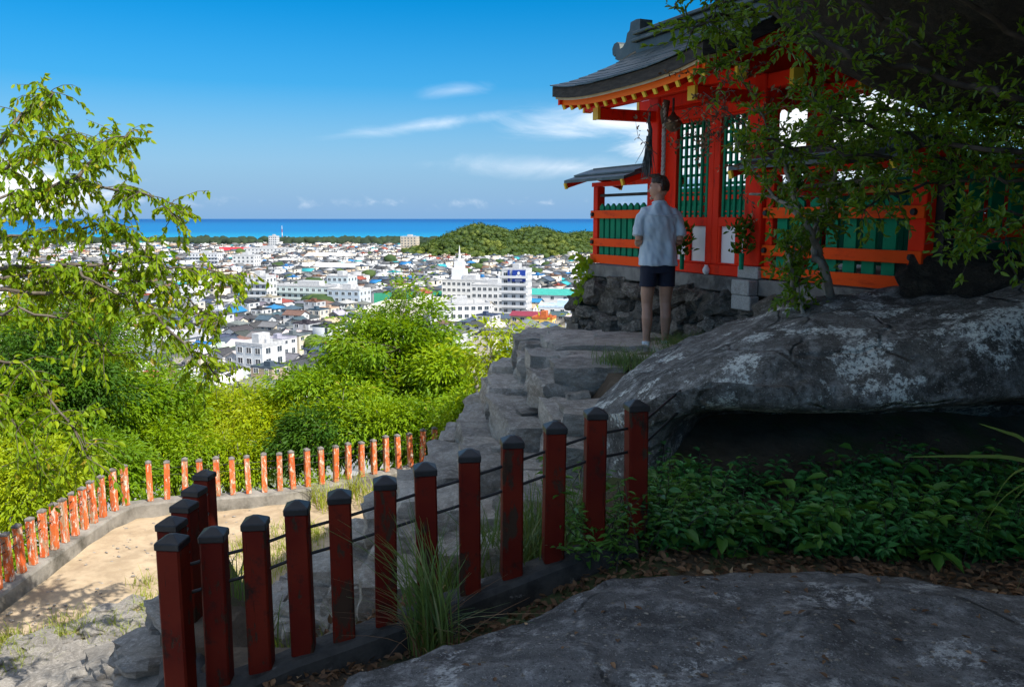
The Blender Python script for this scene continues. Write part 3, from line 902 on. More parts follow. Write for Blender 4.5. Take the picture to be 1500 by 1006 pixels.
for (Y, X, u, v, ij) in cells:
    if (Y, X) in indset: continue
    if Y < 400 and (u < -250 or u > 900): continue
    sh = SHAPES[random.randrange(10)]
    rc, wc = pick(ROOFS)[1], pick(WALLS)[1]
    a = ga + random.choice((0, math.pi / 2)) + random.uniform(-.06, .06)
    ca, sa = math.cos(a), math.sin(a)
    sc = random.uniform(.85, 1.15) * (1.25 if random.random() < .05 else 1)
    parts = [(sh['wl'], wc), (sh['rf'], rc)]
    for mbx, col in parts:
        arr = np.array(mbx.v) * sc
        vv = np.stack([arr[:, 0] * ca - arr[:, 1] * sa + X, arr[:, 0] * sa + arr[:, 1] * ca + Y, arr[:, 2] + ZT], -1)
        for f in mbx.f:
            if len(f) == 4: FF.append([q + off for q in f])
            elif len(f) == 3: FF.append([f[0] + off, f[1] + off, f[2] + off, f[2] + off])
            else:
                FF.append([q + off for q in f[:4]]); FF.append([f[0] + off, f[3] + off, f[4] + off, f[4] + off])
        VV.append(vv); CC.append(np.tile([*col, 1], (len(vv), 1))); off += len(vv)
    if Y < 1250:    # far windows: a few dark openings set proud of the walls
        for q in sh['wn'][::2]:
            if q[5] == math.pi: continue
            M = Matrix.Rotation(q[5], 3, 'Z'); c = Vector((q[0], q[1], q[2] + q[4] / 2))
            mbx = MB(); mbx.box(c + M @ Vector((0, -.02, 0)), (q[3], .06, q[4]), M=M)
            arr = np.array(mbx.v) * sc
            vv = np.stack([arr[:, 0] * ca - arr[:, 1] * sa + X, arr[:, 0] * sa + arr[:, 1] * ca + Y, arr[:, 2] + ZT], -1)
            FF.append([off + q2 for q2 in (0, 1, 5, 4)])
            VV.append(vv); CC.append(np.tile([.07, .08, .09, 1], (len(vv), 1))); off += len(vv)
VV = np.concatenate(VV); FF = np.array(FF)
tri = FF[:, 2] == FF[:, 3]
FT = np.concatenate([FF[tri][:, :3], FF[~tri][:, [0, 1, 2]], FF[~tri][:, [0, 2, 3]]])
tag(np_mesh('distant_town_houses', VV, FT, MT['town_mass'], attrs={'col': ('FLOAT_COLOR', np.concatenate(CC))}), kind='stuff')


# ------------------------------------------------------------------ far woods: pine belt, wooded hill, town trees
def crown_mesh(seed, sub=2):
    bm = bmesh.new(); bmesh.ops.create_icosphere(bm, subdivisions=sub, radius=1)
    for v in bm.verts:
        n = mnoise.noise(v.co * 2.1 + Vector((seed * 7.1, 0, 0))) * .34 + mnoise.noise(v.co * 5.2 + Vector((0, seed * 3.3, 0))) * .22
        v.co *= 1 + n
        v.co.z *= .85
    V = np.array([v.co[:] for v in bm.verts]); Fq = np.array([[q.index for q in f.verts] for f in bm.faces]); bm.free()
    return V, Fq


CROWNS = [crown_mesh(k) for k in range(6)]


def crowd(name, pts, mat, kind='stuff'):
    VV, FF, off = [], [], 0
    for (x, y, z, r, hz) in pts:
        V, Fq = CROWNS[random.randrange(6)]
        a = random.uniform(0, 6.28); ca, sa = math.cos(a), math.sin(a)
        v = np.stack([(V[:, 0] * ca - V[:, 1] * sa) * r + x, (V[:, 0] * sa + V[:, 1] * ca) * r + y, V[:, 2] * hz + z], -1)
        VV.append(v); FF.append(Fq + off); off += len(v)
    return tag(np_mesh(name, np.concatenate(VV), np.concatenate(FF), mat), kind=kind)


pts = []
for k in range(1500):
    x = random.uniform(-1250, -20); y = random.uniform(1335, 1440)
    if -430 < x < -345 and random.random() < .75: continue
    r = random.uniform(5, 10); pts.append((x, y, ZT + random.uniform(5, 9.0), r, r * 1.0))
for k in range(120):
    x = random.uniform(-20, 380); y = random.uniform(1335, 1440); r = random.uniform(5, 10)
    pts.append((x, y, ZT + 7, r, r))
crowd('coastal_pine_belt', pts, MT['far_pine'])


hx = np.linspace(-200, 420, 70); hy = np.linspace(820, 1400, 54)
HX, HY = np.meshgrid(hx, hy)
HZ = np.array([[hill_h(a, b) for a in hx] for b in hy]) + ZT - 1.2
ih = np.arange(HX.size).reshape(HX.shape)
Fh = np.stack([ih[:-1, :-1], ih[:-1, 1:], ih[1:, 1:], ih[1:, :-1]], -1).reshape(-1, 4)
tag(np_mesh('hill', np.stack([HX, HY, HZ], -1).reshape(-1, 3), Fh, MT['far_wood'], smooth=True), kind='structure')
pts = []
while len(pts) < 2900:
    x = random.uniform(-160, 360); y = random.uniform(860, 1260)
    h = hill_h(x, y)
    if h < 2.5 or (h < 7 and random.random() < .5): continue
    r = random.uniform(2.0, 4.8); pts.append((x, y, ZT + h + r * .5 + random.uniform(-.5, 1.5), r, r * .95))
crowd('hill_wood', pts, MT['far_wood'])
pa = np.array(pts)
q = np.repeat(pa, 26, 0); dr = nrm(rng.normal(size=(len(q), 3))); dr[:, 2] = np.abs(dr[:, 2])
P = q[:, :3] + dr * q[:, 3:4] * (.95 + .3 * rng.random((len(q), 1)))
tag(leaves('hill_leaves', P, rng.normal(size=P.shape) + dr, dr + rng.normal(size=P.shape) * .4, .7 + 1.3 * rng.random(len(P)), .7, MT['hill_leaf']), kind='stuff')
# single trees in town, school garden trees
tm = []
for k in range(4):
    V, Fq = CROWNS[k]
    o = np_mesh('town_tree', np.concatenate([V * [1, 1, .9] + [0, 0, 1.1]]), Fq, MT['far_wood']); tm.append(o.data); bpy.data.objects.remove(o)
spots = [(at_z(u, v, ZT), r) for u, v, r in [(442, 434, 6), (450, 432, 6), (460, 431, 7), (470, 433, 6), (456, 452, 5), (463, 456, 6), (470, 458, 6), (480, 452, 5), (452, 458, 4), (440, 462, 4)]]
for p, r in spots:
    o = link('garden_tree', random.choice(tm), None, p, (0, 0, random.uniform(0, 6)), (r, r, r * .8))
    tag(o, 'dark green tree in the grounds of the long school', 'tree', 'trees of the school grounds')
n = 0
while n < 70:
    Y = random.uniform(260, 1100); X = random.uniform(-.5, .12) * Y
    if any((X - a) ** 2 + (Y - b) ** 2 < c * c for a, b, c in BLK): continue
    r = random.uniform(2.2, 5.0) * (.7 + Y / 1500); n += 1
    o = link('town_tree', random.choice(tm), None, (X, Y, ZT), (0, 0, random.uniform(0, 6)), (r, r, r))
    u_ = pix((X, Y, ZT))[0]
    tag(o, ['small', 'broad'][r > 4] + ' dark green tree between ' + ['the nearer', 'the middle', 'the far'][(Y > 480) + (Y > 780)] + ' roofs of the town' + [' at far left', ' below the city hall', ' left of the hospital', ' near the hospital'][(u_ > 250) + (u_ > 450) + (u_ > 640)], 'tree', 'trees among the town roofs')

# ------------------------------------------------------------------ trees
def th(x, y):
    return float(terrain(np.array([x]), np.array([y]))[0])


def rand_dirs(n):
    return nrm(rng.normal(size=(n, 3)))


def make_tree(label, cat, group, c, rad, base, mat, ncl, per, L, wr=0.34, bark='trunk', seed=0, droop=0.35, spread=0.42, flat=0.55, name='broadleaf_tree', tr=0.11, sparse=False):
    """trunk with limbs (one part), crown of leaf sprays (one part)"""
    r_ = np.random.default_rng(seed + 100)
    c = np.array(c, dtype=float); rad = np.array(rad, dtype=float); base = np.array(base, dtype=float)
    root = empty(name, base, label, cat, group)
    mb = MB()
    top = c + [0, 0, rad[2] * .35]
    n = 7
    pth = [base + (top - base) * (k / (n - 1)) + np.append(r_.normal(size=2) * .10 * (0 < k < n - 1) * np.linalg.norm(top - base) * .12, 0) for k in range(n)]
    pth[0] = base - [0, 0, .4]
    mb.tube(pth, [tr * (1 - .75 * k / (n - 1)) for k in range(n)], 8)
    nl = max(5, ncl // 14)
    limb_pts = []
    for k in range(nl):
        d = r_.normal(size=3); d /= np.linalg.norm(d); d[2] = abs(d[2]) * .9 + .1 if r_.random() < .75 else d[2]
        e = c + d * rad * (0.55 + .2 * r_.random())
        f = .45 + .5 * r_.random()
        s0 = np.array(pth[min(n - 1, int(f * (n - 1)))])
        q = [s0 + (e - s0) * u + r_.normal(size=3) * .06 * np.linalg.norm(e - s0) * (0 < u < 1) for u in (0, .33, .66, 1)]
        mb.tube(q, [tr * .50, tr * .38, tr * .26, tr * .10], 5)
        limb_pts += q[1:]
    limb_pts = np.array(limb_pts)
    d = r_.normal(size=(ncl, 3)); d /= np.linalg.norm(d, axis=1, keepdims=True)
    lump = 1 + .34 * np.sin(d[:, 0] * 4.1 + seed) * np.cos(d[:, 1] * 3.7 + seed * 1.7) + .12 * np.sin(d[:, 2] * 7 + d[:, 0] * 6 + seed)
    rr = (.50 + .52 * r_.random(ncl) ** .6) * lump
    rr[: ncl // 6] *= .6
    cl = c + d * rad * rr[:, None]
    for q in cl:
        j = np.argmin(((limb_pts - q) ** 2).sum(1)); s0 = limb_pts[j]
        mid = (s0 + q) / 2 + r_.normal(size=3) * .07
        mb.tube([s0, mid, q], [tr * .12, tr * .08, tr * .03], 3, cap=False)
    mb.build('trunk', MT[bark], root, base, smooth=True)
    P = np.repeat(cl, per, 0)
    o = r_.normal(size=(len(P), 3)) * [1, 1, flat] * spread
    o *= (0.75 + .5 * np.repeat(r_.random(ncl), per))[:, None]
    P = P + o
    out = nrm(np.repeat(nrm((cl - c) / rad), per, 0) * .5 + nrm(o) + r_.normal(size=o.shape) * .35)
    out[:, 2] -= droop
    U = r_.normal(size=o.shape) * .45 + [0, 0, 1]
    LL = L * (.5 + .85 * r_.random(len(P)))
    rv = np.clip(np.repeat(r_.random(ncl), per) * .62 + r_.random(len(P)) * .40 - .02, 0, 1)
    leaves('crown', P, out, U, LL, wr, mat, root, LEAF4, base, rnd=rv)
    return root


TG = 'trees on the slope below the shrine'
TREES = [
    # label, (u, v), Y, (rx, ry, rz), material, clusters, leaf length, bark
    ('largest dome-shaped green tree rising in front of the town', (582, 530), 24.0, (1.85, 1.8, 1.8), 'leaf_a', 230, .16, 'trunk'),
    ('green tree forming the right shoulder beside the largest dome', (655, 562), 22.5, (1.1, 1.3, 1.1), 'leaf_d', 130, .155, 'palebark'),
    ('green tree forming the left shoulder beside the largest dome', (490, 588), 22.5, (1.3, 1.4, 1.05), 'leaf_a', 130, .155, 'trunk'),
    ('low fresh green tree in front of the largest dome', (545, 622), 20.6, (1.7, 1.1, .70), 'leaf_d', 150, .13, 'palebark'),
    ('small dark green tree behind the middle of the far red posts', (468, 640), 20.2, (1.05, .9, .72), 'leaf_c', 90, .13, 'trunk'),
    ('yellow green tree left of the largest dome, below the white apartments', (405, 626), 22.0, (1.25, 1.3, .95), 'leaf_b', 120, .13, 'trunk'),
    ('bright yellow green tree at the foot of the town, centre left', (325, 612), 24.5, (1.7, 1.6, 1.05), 'leaf_b', 150, .14, 'trunk'),
    ('feathery grey green tree between two yellow green ones', (235, 612), 22.5, (1.35, 1.4, 1.15), 'leaf_d', 130, .125, 'trunk'),
    ('round dense green tree behind the left row of posts', (165, 598), 20.5, (1.5, 1.4, 1.35), 'leaf_a', 170, .135, 'trunk'),
    ('deep green tree under the drooping branches at far left', (78, 560), 19.5, (1.7, 1.5, 1.5), 'leaf_c', 180, .135, 'trunk'),
    ('tall green mass of a tree behind the drooping branches', (105, 500), 26.0, (2.4, 2.0, 1.9), 'leaf_a', 220, .16, 'trunk'),
    ('bright lime green bush-like tree at the left end of the posts', (45, 715), 15.6, (1.25, 1.0, .95), 'leaf_b', 120, .11, 'trunk'),
    ('low green tree just beyond the left kerb corner', (150, 678), 17.6, (.95, .9, .72), 'leaf_a', 90, .115, 'trunk'),
    ('shaggy green tree behind the kerb bend', (255, 668), 20.0, (1.05, .9, .75), 'leaf_d', 90, .12, 'trunk'),
    ('yellow tinged small tree behind the middle posts', (345, 668), 20.4, (1.15, .9, .72), 'leaf_b', 90, .12, 'palebark'),
    ('fresh green tree beside the upper stone steps', (700, 622), 19.0, (.95, .9, .9), 'leaf_d', 90, .125, 'palebark'),
    ('small yellow green tree at the left edge of the landing', (762, 560), 17.5, (.62, .6, .72), 'leaf_b', 60, .14, 'palebark'),
    ('green tree filling the slope left of the upper steps', (618, 640), 20.2, (.95, .9, .75), 'leaf_a', 80, .13, 'trunk'),
    ('green tree at the left edge outside the row of posts', (-90, 660), 17.0, (1.5, 1.4, 1.3), 'leaf_d', 120, .13, 'trunk'),
    ('leafy tree at the lower left behind the bright lime one', (5, 640), 18.5, (1.4, 1.2, 1.2), 'leaf_a', 130, .125, 'trunk'),
]
for i, (lab, (u, v), Y, rad, mt, ncl, L, bk) in enumerate(TREES):
    c = at_y(u, v, Y)
    if mt in ('leaf_b', 'leaf_d'): rad = (rad[0] * .88, rad[1] * .9, rad[2] * .95)
    bx, by = c.x + random.uniform(-.3, .3), c.y + .2
    make_tree(lab, 'tree', TG, c, rad, (bx, by, th(bx, by)), MT[mt], int(ncl * .85), 125, L, seed=i, bark=bk, spread=.155 + .035 * rad[0], wr=.36)
# slender saplings with thin foliage in front of the town
for i, (u, vt, vb, Y, lab, ncl) in enumerate(((722, 440, 600, 17.0, 'thin sapling with sparse pale leaves standing before the hospital', 34), (838, 478, 560, 16.5, 'sparse yellowish sapling beside the shrine wall corner', 26), (785, 480, 570, 18.0, 'faint sparse sapling between the landing and the hospital', 24))):
    c = at_y(u, (vt + vb) / 2, Y); hgt = (vb - vt) / F_ * Y
    make_tree(lab, 'sapling', None, c, (.55, .55, hgt * .46), (c.x + .1, Y, th(c.x, Y)), MT['leaf_b'], ncl, 26, .15, seed=50 + i, bark='palebark', spread=.20, name='sapling', tr=.045)

# bare trunk leaning up beside the steps
mb = MB(); q = [at_y(705, 640, 18.6), at_y(703, 592, 18.6), at_y(697, 555, 18.6), at_y(692, 535, 18.7)]
q[0].z = th(q[0].x, 18.6) - .2
mb.tube(q, [.07, .06, .05, .02], 7)
tag(mb.build('bare_trunk', MT['palebark'], smooth=True), 'bare pale trunk leaning among the leaves beside the steps', 'tree trunk')

# undergrowth beyond the kerb, and grass at its foot
kx = np.array([(p.x, p.y) for p in KERB])


def along_kerb(n, lo, hi):
    t = rng.random(n) * (len(kx) - 1.001); i = t.astype(int); f = (t - i)[:, None]
    p = kx[i] * (1 - f) + kx[i + 1] * f
    d = kx[i + 1] - kx[i]; nn = nrm(np.stack([-d[:, 1], d[:, 0]], -1))
    o = lo + (hi - lo) * rng.random(n)
    return p + nn * o[:, None], o


p, o = along_kerb(26000, .45, 4.5)
z = terrain(p[:, 0], p[:, 1])
hh = .55 + .35 * np.sin(p[:, 0] * 1.9) * np.sin(p[:, 1] * 1.3 + 1) + .15 * o
P = np.stack([p[:, 0], p[:, 1], z + rng.random(len(p)) * hh], -1)
tag(leaves('undergrowth', P, rng.normal(size=P.shape) + [0, -.3, .25], rng.normal(size=P.shape) * .5 + [0, 0, 1], .09 + .10 * rng.random(len(P)), .42, MT['leaf_d']), kind='stuff')


def blades(name, B, H, lean, w, mat, parent=None, seg_n=4, origin=(0, 0, 0), kind='stuff'):
    """curved grass blades from base points B, heights H, lean vectors"""
    n = len(B); k = seg_n + 1
    t = np.linspace(0, 1, k)[None, :, None]
    up = np.array([0, 0, 1.0])
    C = B[:, None] + H[:, None, None] * (t * up * (1 - .25 * t) + (t ** 2) * lean[:, None])
    side = nrm(np.cross(lean + rng.normal(size=lean.shape) * .2, up))
    wid = (w * (1 - t ** 1.6) + .0008)
    Lf = C - side[:, None] * wid; Rt = C + side[:, None] * wid
    V = np.stack([Lf, Rt], 2).reshape(-1, 3) - np.array(origin)
    b = (np.arange(n) * 2 * k)[:, None, None]; s = (np.arange(seg_n) * 2)[None, :, None]
    Fb = (b + s + np.array([0, 1, 3, 2])[None, None]).reshape(-1, 4)
    ob = np_mesh(name, V, Fb, mat, parent, attrs={'rnd': ('FLOAT', np.repeat(rng.random(n), 2 * k))})
    if kind: ob['kind'] = kind
    return ob


def tuft(pts, per, h, spread, lean):
    B = np.repeat(np.array(pts), per, 0) + rng.normal(size=(len(pts) * per, 3)) * [spread, spread, 0]
    return B, h * (.5 + .7 * rng.random(len(B))), rng.normal(size=(len(B), 3)) * [lean, lean, 0]


p, o = along_kerb(260, .35, 1.2)
B, H, Ln = tuft(np.stack([p[:, 0], p[:, 1], terrain(p[:, 0], p[:, 1])], -1), 16, .62, .10, .35)
blades('tall_grass', B, H, Ln, .007, MT['blade_sun'])
pg = [at_z(u, v, ZP) for u, v in [(500, 735), (530, 728), (545, 742), (470, 735), (515, 720), (480, 745), (560, 735)]]
B, H, Ln = tuft([tuple(q) for q in pg], 45, .62, .14, .4)
blades('pampas_grass', B, H, Ln, .008, MT['blade_sun'])
# grass on the path edges in the sun
pg = []
for u0, u1, v0, v1, n in ((400, 470, 770, 850, 60), (200, 250, 850, 900, 22), (60, 240, 905, 945, 46), (0, 60, 930, 990, 30), (330, 400, 790, 860, 26), (560, 640, 730, 790, 26)):
    for k in range(n):
        q = at_z(random.uniform(u0, u1), random.uniform(v0, v1), ZP)
        q.z = max(th(q.x, q.y), ZP) - .02; pg.append(tuple(q))
B, H, Ln = tuft(pg, 12, .24, .08, .4)
blades('path_grass', B, H, Ln, .005, MT['blade_sun'])

# ------------------------------------------------------------------ drooping tree at the left edge
CT = np.array([-8.6, 9.2]); cb = Vector((CT[0], CT[1], th(*CT)))
cherry = empty('drooping_tree', cb, 'tree with drooping leafy branches reaching in from the left edge', 'tree')
mb = MB()
tp = [cb + Vector((0, 0, -.4)), cb + Vector((.1, 0, 1.6)), cb + Vector((.35, -.1, 3.4)), cb + Vector((.6, 0, 5.0)), cb + Vector((.75, .1, 6.6)), cb + Vector((.7, .1, 7.6))]
mb.tube(tp, [.20, .17, .14, .11, .07, .03], 9)
LIMBS = [  # pixel, pixel, distance
    ([(-60, 410), (25, 391), (95, 390), (160, 386), (204, 374), (232, 377)], 9.2, 3, .034),
    ([(-60, 415), (60, 400), (95, 392), (130, 410), (185, 432), (238, 478)], 9.0, 3, .028),
    ([(-60, 340), (40, 300), (110, 262), (137, 232), (160, 205), (186, 200)], 9.3, 4, .030),
    ([(-60, 290), (10, 200), (38, 160), (58, 140), (78, 138)], 9.5, 4, .028),
    ([(-60, 345), (90, 268), (170, 276), (222, 284), (262, 318)], 9.1, 4, .024),
    ([(-60, 300), (0, 250), (40, 225), (75, 205), (96, 208)], 9.0, 4, .024),
    ([(-60, 420), (70, 430), (150, 428), (215, 452), (270, 500), (312, 545)], 8.9, 3, .030),
    ([(-60, 430), (120, 408), (215, 412), (275, 440), (322, 470)], 9.4, 3, .022),
    ([(200, 402), (260, 388), (310, 394), (340, 404)], 9.4, 3, .010),
    ([(-70, 470), (30, 455), (110, 470), (165, 520)], 8.7, 2, .022),
    ([(-70, 520), (30, 530), (75, 580), (105, 630), (130, 672)], 8.2, 2, .022),
    ([(-70, 540), (-10, 580), (40, 640), (60, 700)], 8.0, 2, .020),
    ([(-70, 380), (0, 350), (60, 340), (120, 330), (180, 330)], 9.6, 3, .022),
    ([(-70, 330), (0, 290), (50, 280), (90, 285)], 8.8, 3, .022),
]
tw_p, tw_d = [], []
for pts_, Y, ti, rr in LIMBS:
    w = [at_y(u, v, Y + .35 * math.sin(k * 1.7 + Y * 9)) for k, (u, v) in enumerate(pts_)]
    full = ([tp[ti]] if pts_[0][0] < 0 else []) + w
    # resample with a light wobble
    fine = []
    for a, b in zip(full[:-1], full[1:]):
        for k in range(4):
            fine.append(a.lerp(b, k / 4) + Vector(rng.normal(size=3) * .015))
    fine.append(full[-1])
    n = len(fine)
    mb.tube(fine, [rr * .62 * (1.25 - k / n) + .004 for k in range(n)], 5)
    s0 = 4 if pts_[0][0] < 0 else 0
    for k in range(s0, n):
        p0 = fine[k]
        for _ in range(random.choice((2, 2, 3, 4)) if k < n - 3 else 5):
            d = Vector(rng.normal(size=3) * [1, .9, .75]); d.normalize()
            Lt = random.uniform(.18, .55)
            q = [p0]
            for sgm in range(4):
                d = (d + Vector((.05, 0, -.28)) + Vector(rng.normal(size=3) * .15)).normalized()
                q.append(q[-1] + d * Lt / 4)
            mb.tube(q, [.006, .005, .004, .003, .002], 3, cap=False)
            for sgm in range(1, 5):
                for _2 in range(4):
                    f = random.random()
                    tw_p.append(q[sgm - 1].lerp(q[sgm], f)); tw_d.append((q[sgm] - q[sgm - 1]).normalized())
mb.build('trunk', MT['trunk'], cherry, cb, smooth=True)
P = np.array([tuple(q) for q in tw_p]); D = np.array([tuple(q) for q in tw_d])
D = D * .45 + rng.normal(size=D.shape) * .42 + [0, 0, -.75]
U = rng.normal(size=D.shape)
L = .078 * (.55 + .8 * rng.random(len(P)))
big = np.zeros(len(P), bool)
inview = np.array([-10 < pix(q)[0] < 345 and 110 < pix(q)[1] < 720 for q in P])
cand = np.nonzero(inview)[0]; cand = cand[np.argsort(-L[cand] / P[cand, 1])][:290]
big[cand] = True
tag(leaves('foliage', P[~big], D[~big], U[~big], L[~big], .50, MT['leaf_cherry'], cherry, LEAF6, cb), kind='stuff')
lm = []
for k in range(6):
    Vl, Fl, kk = leaf_arrays(np.zeros((1, 3)), np.array([[0, 1., 0]]), np.array([[0, 0, 1.]]), np.ones(1), .50, LEAF6)
    o = np_mesh('leaf', Vl, Fl, MT['leaf_cherry'], attrs={'rnd': ('FLOAT', np.full(6, (k + .5) / 6))}); lm.append(o.data); bpy.data.objects.remove(o)
for i in cand:
    d = Vector(D[i]).normalized(); x = d.cross(Vector(U[i])).normalized(); zz = x.cross(d)
    M = Matrix((x, d, zz)).transposed()
    link('leaf', lm[i % 6], cherry, Vector(P[i]) - cb, M.to_euler(), [L[i]] * 3)


# ------------------------------------------------------------------ stones
def stone_mesh(name, seed, mat, cuts=4, sph=.38, amp=.16, box=False):
    bm = bmesh.new(); bmesh.ops.create_cube(bm, size=2)
    bmesh.ops.subdivide_edges(bm, edges=bm.edges[:], cuts=cuts, use_grid_fill=True)
    for v in bm.verts:
        c = v.co.copy(); s = c.normalized() * 1.12
        p = c.lerp(s, sph)
        n = mnoise.noise(p * 1.1 + Vector((seed * 5.3, seed, 0))) * amp * 1.3 + mnoise.noise(p * 2.9 + Vector((0, seed * 2.7, seed))) * amp * .7 + mnoise.noise(p * 6.5 + Vector((seed, 0, seed * 1.9))) * amp * .3
        cell = mnoise.cell(p * 1.4 + Vector((seed * 3.1, 0, seed))) * amp * .35
        v.co = p * (1 + n + cell * .3) * .5
    me = bpy.data.meshes.new(name); bm.to_mesh(me); bm.free()
    me.materials.append(mat)
    me.polygons.foreach_set('use_smooth', [True] * len(me.polygons))
    try: me.set_sharp_from_angle(angle=R(28))
    except Exception: pass
    return me


STEP = [stone_mesh('stone', k, MT['step'], 6, .10, .15) for k in range(7)]
WST = [stone_mesh('stone', 20 + k, MT['wallstone'], 5, .52, .27) for k in range(7)]
RUB = [stone_mesh('stone', 40 + k, MT['rubble'], 4, .45, .22) for k in range(5)]

# rough stone steps: rows of stones along level lines of the bank
stairs = empty('stone_stairs', (-1.2, 10.2, th(-1.2, 10.2)), 'steep flight of rough grey stone steps climbing to the landing', 'stairs')
so = stairs.location.copy()
border = []
for i in range(1, 10):
    a = Vector(UP[i] + (0,)); b = Vector(UP[i + 1] + (0,)); t = (b - a).normalized()
    nn = Vector((-t.y, t.x, 0))
    border.append((a, b, nn))
cnt = 0
for k in range(13):
    d = .16 + k * .335
    dense = []
    for j, (a, b, nn) in enumerate(border):
        L_ = (b - a).length
        for q in range(int(L_ / .05)):
            if j < 2 or (j < 4 and k < 4): continue
            dense.append(a + (b - a) * (q * .05 / L_) + nn * d)
        if j + 1 < len(border):
            n2 = border[j + 1][2]
            if nn.cross(n2).z < 0:
                ang = nn.angle(n2); st = max(1, int(ang * d / .05))
                for q in range(st):
                    dense.append(b + (nn.lerp(n2, (q + .5) / st)).normalized() * d)
    arr = np.array([(p.x, p.y) for p in dense])
    ok = np.abs(sd_poly(arr[:, 0], arr[:, 1], UP) - d) < .03
    acc, want, last = 0.0, random.uniform(.4, .9), None
    start = None
    for p, o_ in zip(dense, ok):
        if not o_: start = None; continue
        if start is None: start = p; want = random.uniform(.38, .92); continue
        if (p - start).length >= want:
            m_ = (p + start) / 2; t = (p - start)
            z = th(m_.x, m_.y); start = p; w_ = want; want = random.uniform(.38, .92)
            if z < ZP - .25 or m_.y > 14.5: continue
            u_, v_, _ = pix((m_.x, m_.y, z))
            if not (-120 < u_ < 960 and v_ < 1080): continue
            if cnt >= 285 or m_.x < -2.1 and m_.y < 8.5: continue
            hgt = random.uniform(.30, .42)
            link('stone', random.choice(RUB if m_.x < -2.4 and z < -3.6 else STEP), stairs, Vector((m_.x, m_.y, z + .30 - hgt / 2 + random.uniform(-.05, .07))) - so,
                 (random.uniform(-.05, .05), random.uniform(-.06, .06), math.atan2(t.y, t.x) + random.uniform(-.14, .14)), (w_ * .96, random.uniform(.46, .60), hgt))
            cnt += 1

for k in range(110):      # broken pieces lying on the treads and in the joints
    u, v = random.uniform(420, 900), random.uniform(500, 800)
    r_ = np.array(ray(u, v)); kk = np.linspace(4, 20, 500)[:, None]; pp = r_ * kk
    dd_ = pp[:, 2] - (terrain(pp[:, 0], pp[:, 1]) + .16); i_ = int(np.argmax(dd_ < 0))
    q = Vector(pp[i_])
    if dd_[i_] >= 0 or q.y > 13.5 or float(sd_poly(np.array([q.x]), np.array([q.y]), UP)[0]) < .05 or q.z < ZP + .3: continue
    s_ = random.uniform(.10, .30)
    link('stone', random.choice(STEP), stairs, q - so + Vector((0, 0, .02)), (random.uniform(-.3, .3), random.uniform(-.3, .3), random.uniform(0, 6.28)), (s_, s_ * random.uniform(.55, .9), s_ * random.uniform(.3, .6)))

# landing slabs in front of the stone wall
landing = empty('stone_landing', (1.2, 8.8, -1.4), 'flat landing of broad grey slabs below the shrine gate', 'landing')
lo_ = landing.location.copy()
for yy in np.arange(6.7, 11.6, .52):
    xx = .34 + .2 * random.random()
    while xx < 2.6:
        w_ = random.uniform(.5, 1.0); cx = xx + w_ / 2; cyy = yy + random.uniform(-.08, .08)
        xx += w_ + .01
        if float(sd_poly(np.array([cx]), np.array([cyy]), UP)[0]) > .02: continue
        sdw = (cx - 1.10) * -.908 + (cyy - 11.2) * -.418
        if sdw < .18 or (cx > 1.05 and cyy < 7.75): continue
        link('slab', random.choice(STEP), landing, Vector((cx, cyy, th(cx, cyy) - .11 + random.uniform(-.02, .025))) - lo_, (random.uniform(-.03, .03), random.uniform(-.03, .03), random.uniform(-.15, .15)), (w_ * 1.05, .60, .27))

def ground_hit(u, v):
    r = np.array(ray(u, v)); k = np.linspace(2, 22, 400)[:, None]; p = r * k
    d = p[:, 2] - np.maximum(terrain(p[:, 0], p[:, 1]), ZP)
    i = int(np.argmax(d < 0))
    return Vector(p[i]) if d[i] < 0 else None


# pale rubble at the foot of the bank, lower left
rub = empty('rubble_patch', at_z(120, 960, ZP), 'patch of pale broken stones at the lower left of the sandy path', 'rubble')
ro = rub.location.copy()
for k in range(230):
    u, v = random.uniform(-60, 300), random.uniform(885, 1030)
    if v < 955 - (u * .36): continue
    q = ground_hit(u, v); s_ = random.uniform(.16, .55)
    if q is None or q.y < 5.2: continue
    zq = max(th(q.x, q.y), ZP)
    link('stone', random.choice(RUB), rub, Vector((q.x, q.y, zq + .02)) - ro, (random.uniform(-.2, .2), random.uniform(-.2, .2), random.uniform(0, 6.28)), (s_, s_ * random.uniform(.6, .9), s_ * random.uniform(.18, .32)))

# ------------------------------------------------------------------ big lichened rock
def rock_noise(p, a1=.10, a2=.05, a3=.022):
    v = Vector(p)
    return mnoise.noise(v * 1.1) * a1 + mnoise.noise(v * 2.7 + Vector((3, 1, 7))) * a2 + mnoise.noise(v * 7.0) * a3 + mnoise.noise(v * 16.0) * a3 * .4


PROF = [(6.95, -2.7), (6.95, -2.1), (6.85, -1.72), (6.45, -1.44), (5.80, -1.31), (5.44, -1.20), (5.40, -1.06), (5.52, None, -.20), (5.72, None, -.045), (6.3, None, 0), (7.1, None, -.04), (7.7, None, -.40), (8.0, -1.6), (8.05, -2.7)]
ZC = [(.6, -1.47), (.78, -1.36), (1.0, -1.17), (1.42, -.98), (2.13, -.73), (2.8, -.64), (3.63, -.53), (5.5, -.1), (7.5, .25)]
def zc_of(x):
    return float(np.interp(x, [q[0] for q in ZC], [q[1] for q in ZC]))
def catmull(P, n):
    P = [np.array(p) for p in P]; out = []
    m_ = len(P) - 1
    for i in range(n):
        t = i / (n - 1) * m_; k = min(int(t), m_ - 1); f = t - k
        p0, p1, p2, p3 = P[max(k - 1, 0)], P[k], P[k + 1], P[min(k + 2, m_)]
        out.append(.5 * ((2 * p1) + (-p0 + p2) * f + (2 * p0 - 5 * p1 + 4 * p2 - p3) * f * f + (-p0 + 3 * p1 - 3 * p2 + p3) * f ** 3))
    return out
NXR, NTR = 150, 96
V = []
